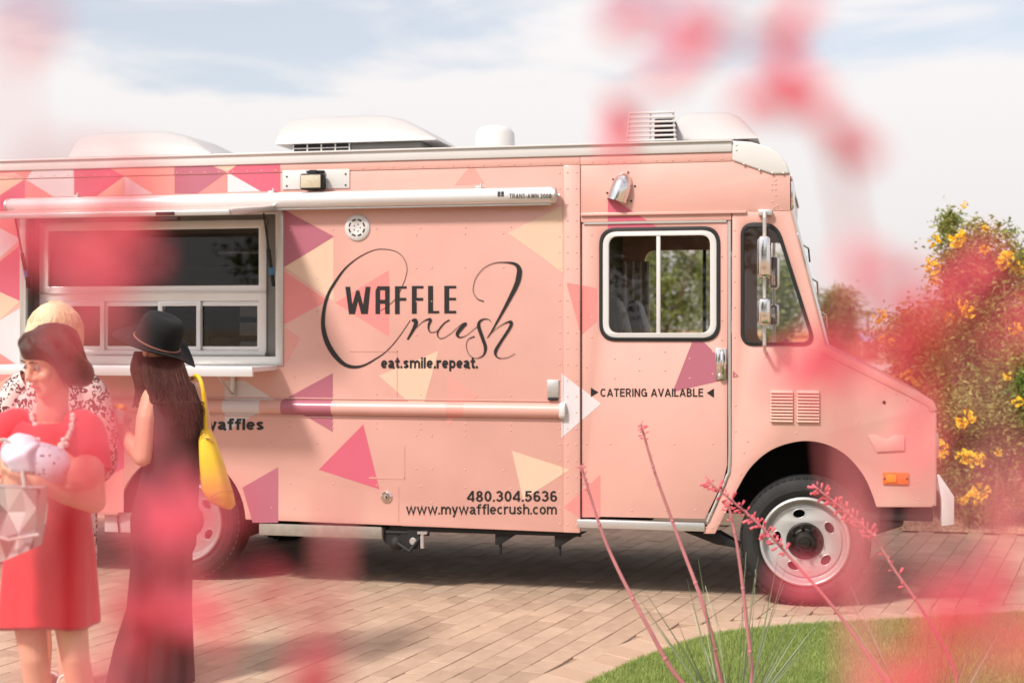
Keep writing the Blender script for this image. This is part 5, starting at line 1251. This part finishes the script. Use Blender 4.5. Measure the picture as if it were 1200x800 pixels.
# hair: side parted, swept to a low bun
mb = MB(); n0 = len(mb.v)
mb.loft([((.0,.045,-.075),(.062,0,0),(0,.05,0)),((0,.035,-.04),(.078,0,0),(0,.076,0)),((0,.022,0),(.086,0,0),(0,.092,0)),((0,.010,.04),(.088,0,0),(0,.104,0)),((0,.006,.075),(.080,0,0),(0,.100,0)),((0,.006,.105),(.056,0,0),(0,.074,0)),((0,.008,.124),(.022,0,0),(0,.03,0))], 26)
for s, w in ((-1,.8),(1,1.15)):
    for k in range(7):
        t = k/6; mb.tube(spline([(s*.01,-.052+.08*t,.118-.01*t),(s*(.052+.01*t),-.058+.09*t,.082),(s*.082*w**.3,-.040+.08*t,.02),(s*(.084-.008*t),-.025+.10*t,-.05),(s*.066,.0+.07*t,-.10 if s > 0 else -.075)], 5), [.012]*4+[.016]*8+[.013]*5+[.008]*4, 8)
mb.ball((.02,.075,-.085), .066, .045, .06, n=10)
for i in range(len(mb.v)): mb.v[i] = tuple(HM @ Vector(mb.v[i]))
organic(mb, 'hair', HAIRB, p1, .0055, 2)
nk = []
for i in range(15):
    t = -1+2*i/14; nk.append((P(62+t*26,486+(1-t*t)*44,-.085-.03*(1-t*t)+.03*abs(t)), .0095+.008*(1-abs(t))))
ch = MB(); ch.tube([p for p, _ in nk], .003, 6); neck = ch.build('necklace', PEARL, p1)
g = random.Random(5)
for p, r_ in nk:
    for k in range(2):
        b = MB(); b.ball((0,0,0), r_*g.uniform(.8,1.1), r_*.6, r_, n=7); o = b.build('bead', PEARL, neck, ang=80); o.location = p+Vector((g.uniform(-.008,.008),-.006,-.014*k))
b = MB(); b.ball((0,0,0), .016, .009, .022, n=8); o = b.build('bead', PEARL, neck, ang=80); o.location = P(61,545,-.125)
def strands(M, r_, m, n, seed, rx, ry, cy, ztop, zend, flare=1.0, a0=0, a1=6.2832, rad=.0016):
    g = random.Random(seed); mb = MB()
    for k in range(n):
        a = a0+(a1-a0)*g.random(); off = g.uniform(-.001,.005); ze = zend+g.uniform(-.03,.02); P_ = []
        for i in range(9):
            t = i/8; ang = a+.12*math.sin(t*4+k); z = ztop+(ze-ztop)*t**1.25; q = math.sin(min(1, .12+t*1.9)*math.pi/2); f = (1+(flare-1)*max(0,t-.5)*2)
            P_.append(M @ Vector(((rx*q*f+off)*math.cos(ang), cy+(ry*q*f+off)*math.sin(ang), z)))
        mb.tube(P_, [rad*.6]+[rad]*7+[rad*.4], 4)
    o = mb.build('hair_strands', m, r_, ang=80); o['kind'] = 'stuff'
strands(HM, p1, HAIRB, 150, 4, .090, .106, .010, .124, -.085, .98, R(-20), R(200))
# ---- baby
pb_, Pb = person('baby lying in the arms of the woman in coral, wrapped in dotted cloth', 62, 4.88)
mb = MB(); c = Pb(101,553)
n0 = len(mb.v); mb.ball((0,0,0), .064, .060, .062, n=16); mb.ball((-.03,-.01,-.006), .045, .048, .05, n=12)
mb.ball((-.040,-.050,-.004), .012, .007, .017, n=8); mb.ball((-.075,-.005,.004), .009, n=6); mb.ball((-.05,.0,-.045), .03, .04, .02, n=8); mb.ball((-.06,.01,.035), .02, .03, .02, n=8)
for i in range(n0, len(mb.v)): mb.v[i] = tuple(Vector(mb.v[i])+c)
mb.tube([c+Vector((-.04,0,0)), Pb(75,548,.0), Pb(40,540,.0), Pb(14,534,0)], [.04,.055,.055,.045], 12, round_=True)
organic(mb, 'body', SKINB, pb_, .005, 4)
mb = MB()
mb.loft([(Pb(85,550),(.01,0,.03),(0,.056,0)),(Pb(80,549),(.004,0,.05),(0,.066,0)),(Pb(68,546),(.004,0,.064),(0,.074,0)),(Pb(52,542),(.004,0,.068),(0,.078,0)),(Pb(40,540),(.004,0,.066),(0,.076,0))], 22); organic(mb, 'dotted_wrap', DOTS, pb_, .007, 6)
mb = MB(); mb.loft([(Pb(43,538),(.006,0,.068),(0,.080,0)),(Pb(30,535),(.01,0,.075),(0,.086,0)),(Pb(16,529),(.012,0,.066),(0,.078,0)),(Pb(5,526),(.01,0,.035),(0,.05,0))], 22)
for k in range(6): mb.tube([Pb(44-k*5,520+k*1.5,-.03),Pb(30-k*4,530+k*2,-.095),Pb(36-k*4,552,-.075)], .012, 8)
organic(mb, 'lilac_wrap', LILAC, pb_, .007, 6)
# ---- grey faceted handbag
bg_, Pg = person('x', 22, 4.78); bg_.name = 'handbag'; tag(bg_, 'grey geometric faceted handbag hanging in front of the coral dress', 'handbag')
def facets(poly, nx, ny, y, seed):
    g = random.Random(seed); G_ = {}
    for i in range(nx+1):
        for j in range(ny+1):
            u, v = i/nx, j/ny; a = poly[0].lerp(poly[1], u); b = poly[3].lerp(poly[2], u); p = a.lerp(b, v); jit = 0 if i in (0,nx) or j in (0,ny) else .012
            G_[i,j] = Vector((p.x+g.uniform(-jit,jit), p.y+y+g.choice((-.03,-.005,.018)), p.z+g.uniform(-jit,jit)))
    mb = MB()
    for i in range(nx):
        for j in range(ny):
            q = [G_[i,j],G_[i+1,j],G_[i+1,j+1],G_[i,j+1]]
            for t in (((0,1,2),(0,2,3)) if (i+j) % 2 else ((0,1,3),(1,2,3))): mb.add([q[k] for k in t], [(0,1,2)])
    return mb
poly = [Pg(-28,568),Pg(52,570),Pg(44,640),Pg(-22,668)]
fm_ = facets(poly, 4, 3, -.05, 4); fm_.build('facet_panel', GBAG, bg_, ang=1)
fm_ = facets(poly, 4, 3, .05, 5); fm_.build('facet_panel', GBAG, bg_, ang=1)
mb = MB()
k = [p for p in poly]
mb.add([p+Vector((0,-.04,0)) for p in k]+[p+Vector((0,.045,0)) for p in k], [(0,1,5,4),(1,2,6,5),(2,3,7,6),(3,0,4,7)]); mb.build('gusset', GBAG, bg_)
mb = MB(); mb.tube([Pg(-24,622,-.085),Pg(10,632,-.09),Pg(46,626,-.085)], .006, 6); mb.build('fold_seam', GBAG, bg_)
mb = MB(); mb.tube(spline([tuple(Pg(-15,570,.0)),tuple(Pg(-14,530,.02)),tuple(Pg(5,515,.04)),tuple(Pg(22,535,.03)),tuple(Pg(28,570,0))], 5), .006, 8); mb.build('bag_handle', GBAG, bg_)
# ---- blonde woman in leopard print, seen from behind
p2, P = person('blonde woman in leopard print dress standing behind the coral dress', 64, 6.5)
HM = Matrix.Translation(P(67,390)) @ Matrix.Scale(1.06, 4) @ Matrix.Rotation(R(172), 4, 'Z') @ Matrix.Rotation(R(6), 4, 'X')
mb = MB(); head(mb, HM); mb.tube([P(64,450),P(64,425)], [.065,.055], 14)
mb.loft([(P(64,c),(a,0,0),(0,b,0)) for c, a, b in ((452,.12,.07),(480,.17,.1),(540,.145,.1),(600,.17,.12),(640,.15,.11))], 20)
for s in (-1, 1):
    sh, el, wr = P(64+s*42,458), P(64+s*53,535,.03), P(64+s*34,560,.24); mb.tube([sh,el], [.05,.042], 12, round_=True); mb.tube([el,wr], [.042,.028], 12, round_=True); hand(mb, wr, wr-el, (0,0,1), .5, 1, s)
    mb.tube([P(64+s*22,620),P(64+s*20,715),P(64+s*17,760,.02),P(64+s*15,800,.02)], [.085,.056,.054,.036], 14); foot(mb, P(64+s*15,808,.02), (.1*s,1,0))
organic(mb, 'body', SKIN, p2, .006, 5); face_bits(HM, p2)
for s in (-1, 1): shoe(p2, P(64+s*15,808,.02), (.1*s,1,0), SANDAL)
rs = []; mb = MB()
for i, (y, a, b) in enumerate(((440,.085,.065),(450,.16,.085),(462,.19,.105),(490,.195,.12),(545,.175,.12),(600,.19,.135),(650,.185,.15),(700,.172,.15))):
    c = P(65,y); rs.append([(c.x+a*(1+.03*max(0,i-3)/4*math.sin(6*t+1))*math.cos(t), c.y+b*(1+.05*max(0,i-3)/4*math.sin(9*t))*math.sin(t), c.z) for t in [2*math.pi*j/40 for j in range(40)]])
mb.rings(rs, cap=False); o = mb.build('leopard_dress', LEOP, p2, ang=80); o.modifiers.new('s', 'SOLIDIFY').thickness = .006; evald(o, ('SUBSURF', dict(levels=1, render_levels=1)))
for s in (-1, 1):
    mb = MB(); mb.tube(spline([tuple(p) for p in (P(64+s*30,449),P(64+s*45,462),P(64+s*54,500,.01),P(64+s*57,540,.03),P(64+s*48,552,.13))], 4), [.07]*9+[.066]*8, 16, cap=False); o = mb.build('sleeve', LEOP, p2, ang=80); o.modifiers.new('s', 'SOLIDIFY').thickness = .005; evald(o)
mb = MB()
mb.loft([((0,.05,-.20),(.085,0,0),(0,.05,0)),((0,.045,-.12),(.112,0,0),(0,.085,0)),((0,.035,-.04),(.118,0,0),(0,.105,0)),((0,.022,.03),(.110,0,0),(0,.118,0)),((0,.015,.08),(.090,0,0),(0,.105,0)),((0,.012,.115),(.058,0,0),(0,.072,0)),((0,.012,.132),(.02,0,0),(0,.028,0))], 30)
for k in range(17):
    a = math.pi*(k-.5)/15; mb.tube(spline([(.02*math.cos(a),.012+.02*math.sin(a),.134),(.07*math.cos(a),.015+.08*math.sin(a),.095),(.108*math.cos(a),.02+.115*math.sin(a),.02),(.118*math.cos(a),.03+.105*math.sin(a),-.08),(.10*math.cos(a),.045+.07*math.sin(a),-.19)], 4), [.006]*3+[.010]*11+[.006]*3, 6)
for i in range(len(mb.v)): mb.v[i] = tuple(HM @ Vector(mb.v[i]))
organic(mb, 'hair', HAIRY, p2, .006, 1)
strands(HM, p2, HAIRY, 420, 6, .114, .120, .018, .134, -.19, .95, R(-30), R(210), .0011)
# ---- woman in black with hat
p3, P = person('woman in black jumpsuit and black wide brimmed hat facing the serving window', 195, 6.6)
HM = Matrix.Translation(P(186,408)) @ Matrix.Rotation(R(-140), 4, 'Z') @ Matrix.Rotation(R(4), 4, 'X')
mb = MB(); head(mb, HM); mb.tube([P(200,462),P(192,430)], [.06,.054], 14)
mb.loft([(P(x,c),(a,0,0),(0,b,0)) for x, c, a, b in ((203,455,.10,.07),(203,480,.125,.1),(202,530,.12,.1),(198,560,.12,.1),(191,610,.145,.125),(190,640,.13,.12))], 20)
mb.tube([P(180,462,-.02),P(172,492,-.07),P(167,536,-.10)], [.054,.050,.041], 12, round_=True); mb.tube([P(167,536,-.10),P(154,520,-.06),P(143,500,.0)], [.041,.038,.027], 12, round_=True)
hand(mb, P(144,501,.0), P(137,478,.03)-P(144,501,0), (.6,-.7,0), .85, 1.0, 1)
mb.tube([P(228,460,.03),P(236,500,.06),P(232,545,.02)], [.052,.048,.040], 12, round_=True); mb.tube([P(232,545,.02),P(226,560,.15),P(218,548,.28)], [.040,.035,.026], 12, round_=True); hand(mb, P(218,548,.28), (-.2,1,.2), (0,0,1), .5, 1, 1)
for x0, x1 in ((178,160),(205,204)):
    mb.tube([P(x0,640),P((x0+x1)/2,720),P(x1,785)], [.07,.05,.036], 12); foot(mb, P(x1,800), (-.7,.7,0))
organic(mb, 'body', SKIN, p3, .006, 5); face_bits(HM, p3)
def ringset(secs, n=48, fold=0, k0=3, nf=7):
    rs = []
    for i, (c, a, b) in enumerate(secs):
        f = fold*max(0, i-k0)/max(1, len(secs)-1-k0)
        rs.append([(c.x+a*(1+f*math.sin(nf*t+.5)+f*.5*math.sin((nf+4)*t))*math.cos(t), c.y+b*(1+f*math.sin(nf*t+.5))*math.sin(t), c.z) for t in [2*math.pi*j/n for j in range(n)]])
    return rs
mb = MB(); mb.rings(ringset([(P(205,449),.088,.075),(P(204,456),.108,.088),(P(204,475),.130,.112),(P(205,505),.138,.118),(P(202,545),.134,.114),(P(198,565),.137,.118),(P(192,605),.153,.138),(P(191,640),.146,.138),(P(190,668),.10,.10)], 48, .03))
for secs in ([(P(180,615),.09,.11),(P(177,665),.092,.115),(P(171,710),.085,.110),(P(162,755),.105,.125),(P(156,799),.118,.145)], [(P(202,615),.088,.11),(P(202,665),.09,.115),(P(201,710),.088,.115),(P(199,755),.10,.125),(P(198,800),.108,.14)]):
    mb.rings(ringset(secs, 48, .075, 0, 7))
organic(mb, 'jumpsuit', BLACKC, p3, .007, 3)
for x in (160, 204): shoe(p3, P(x,800), (-.7,.7,0), SANDAL if False else BLACKC)
g = random.Random(9); mb = MB()
mb.loft([(P(190,418,-.01),(.085,0,0),(0,.09,0)),(P(191,436,-.03),(.105,0,0),(0,.095,0)),(P(202,458,-.06),(.108,0,0),(0,.085,0)),(P(208,480,-.075),(.092,0,0),(0,.06,0)),(P(213,500,-.09),(.070,0,0),(0,.04,0)),(P(217,514,-.10),(.03,0,0),(0,.02,0))], 24)
for k in range(30):
    t = k/29; x0 = 168+44*t; xe = 184+50*t**.8; ph = g.uniform(0,6); yl = g.uniform(470,510) if t > .35 else g.uniform(450,480); w_ = lambda q: 3.2*math.sin(ph+q*9)
    mb.tube(spline([tuple(P(x0,420,-.06)),tuple(P(x0+(xe-x0)*.3+w_(.2),446,-.12)),tuple(P(x0+(xe-x0)*.6+w_(.5),470,-.15)),tuple(P(xe+w_(.8),470+(yl-470)*.5,-.15)),tuple(P(xe+w_(1.1),yl,-.14))], 4), [.008]*5+[.010]*7+[.006]*4+[.003], 7)
for k in range(5): mb.tube(spline([tuple(P(160+k*2,412,-.03)),tuple(P(155+k*2,432,-.04)),tuple(P(160+k*3,452,-.05)),tuple(P(156+k*4,478,-.05))], 4), [.012]*9+[.006]*4, 7)
organic(mb, 'hair', HAIRW, p3, .006, 1)
mb = MB()
for k in range(290):
    t = g.random(); x0 = 168+46*t; xe = 183+54*t; ph = g.uniform(0,6); yl = g.uniform(470,516) if t > .25 else g.uniform(448,476); dd = -.155-.02*g.random()
    mb.tube(spline([tuple(P(x0,420,-.10)),tuple(P(x0+(xe-x0)*.35+2*math.sin(ph),447,dd+.02)),tuple(P(x0+(xe-x0)*.7+3*math.sin(ph+3),470,dd)),tuple(P(xe+3*math.sin(ph+5),470+(yl-470)*.5,dd)),tuple(P(xe+4*math.sin(ph+7),yl,dd+.01))], 4), [.0017]*15+[.0012,.0006], 4)
o = mb.build('hair_strands', HAIRW, p3, ang=80); o['kind'] = 'stuff'
# hat
HT = Matrix.Translation(P(184,401)) @ Matrix.Rotation(R(24), 4, 'Y') @ Matrix.Rotation(R(12), 4, 'X')
mb = MB(); prof = [(.098,-.006),(.104,-.012),(.130,-.014),(.165,-.008),(.190,.002),(.192,.006),(.188,.007),(.164,-.003),(.130,-.008),(.106,-.004),(.101,.010),(.100,.04),(.098,.08),(.092,.110),(.076,.128),(.05,.134),(.02,.127),(.0005,.126)]
mb.lathe(prof, (0,0,0), 'z', 56)
for i, v in enumerate(mb.v):
    r_ = math.hypot(v[0], v[1]); a = math.atan2(v[1], v[0]); f = max(0, (r_-.105)/.085); pin = max(0, (v[2]-.08)/.05)
    x, y, z = v[0]*(1.06-.10*pin*abs(math.sin(a))), v[1]*1.0, v[2]+f*(.030*math.cos(2*a+2.6)-.012*math.sin(3*a)-.014)
    mb.v[i] = tuple(HT @ Vector((x, y, z)))
hat = mb.build('hat', FELT, p3, ang=60)
mb = MB(); mb.tube([HT @ Vector((.104*1.05*math.cos(a),.104*math.sin(a),.002)) for a in [2*math.pi*i/40 for i in range(41)]], .004, 6); mb.build('hat_cord', mat('brown hat cord', (150,96,80), .6), hat)
# yellow shoulder bag
yb, Py = person('x', 250, 6.5); yb.name = 'shoulder_bag'; tag(yb, 'yellow leather shoulder bag hanging behind the woman in black', 'bag')
mb = MB(); mb.loft([(Py(241,503),(.018,0,0),(0,.04,0)),(Py(243,515),(.036,0,-.006),(0,.055,0)),(Py(249,545),(.055,0,-.01),(0,.07,0)),(Py(255,575),(.070,0,-.02),(0,.08,0)),(Py(258,586),(.066,0,-.024),(0,.078,0)),(Py(259,591),(.05,0,-.02),(0,.06,0))], 26, 3)
bag = mb.build('bag_body', YBAG, yb, ang=60)
mb = MB(); mb.tube(spline([tuple(Py(246,583,-.085)),tuple(Py(256,577,-.095)),tuple(Py(268,575,-.08)),tuple(Py(273,577,-.03))], 5), .0025, 6); mb.build('bag_seam', mat('bag stitching',(196,146,24),.5), bag)
for dy in (-.03, .035):
    mb = MB(); mb.tube(spline([tuple(Py(241,510,dy)),tuple(Py(240,480,dy-.01)),tuple(Py(237,452,dy-.02)),tuple(Py(231,440,dy*.3)),tuple(Py(225,444,.05))], 5), .009, 8); mb.build('bag_strap', YBAG, yb)
mb = MB(); mb.tube([Py(240,512,-.06),Py(248,514,-.065),Py(250,519,-.07)], .005, 6); mb.build('buckle', mat('brass buckle',(190,150,80),.3,metal=.8), yb)
# food in her hand
fd, Pf = person('x', 140, 6.55); fd.name = 'waffle_snack'; tag(fd, 'small waffle snack in white paper held by the woman in black', 'snack')
mb = MB(); mb.loft([(Pf(141,496),(.012,0,0),(0,.012,0)),(Pf(140,486),(.026,0,0),(0,.026,0)),(Pf(139,478),(.034,0,0),(0,.034,0))], 14); mb.build('paper_wrap', WHITE, fd)
mb = MB(); mb.ball(Pf(140,478), .034, .032, .022, n=10); mb.build('waffle', mat('waffle crust',(224,146,52),.7,var=.2,vscale=60,bump=.4), fd)
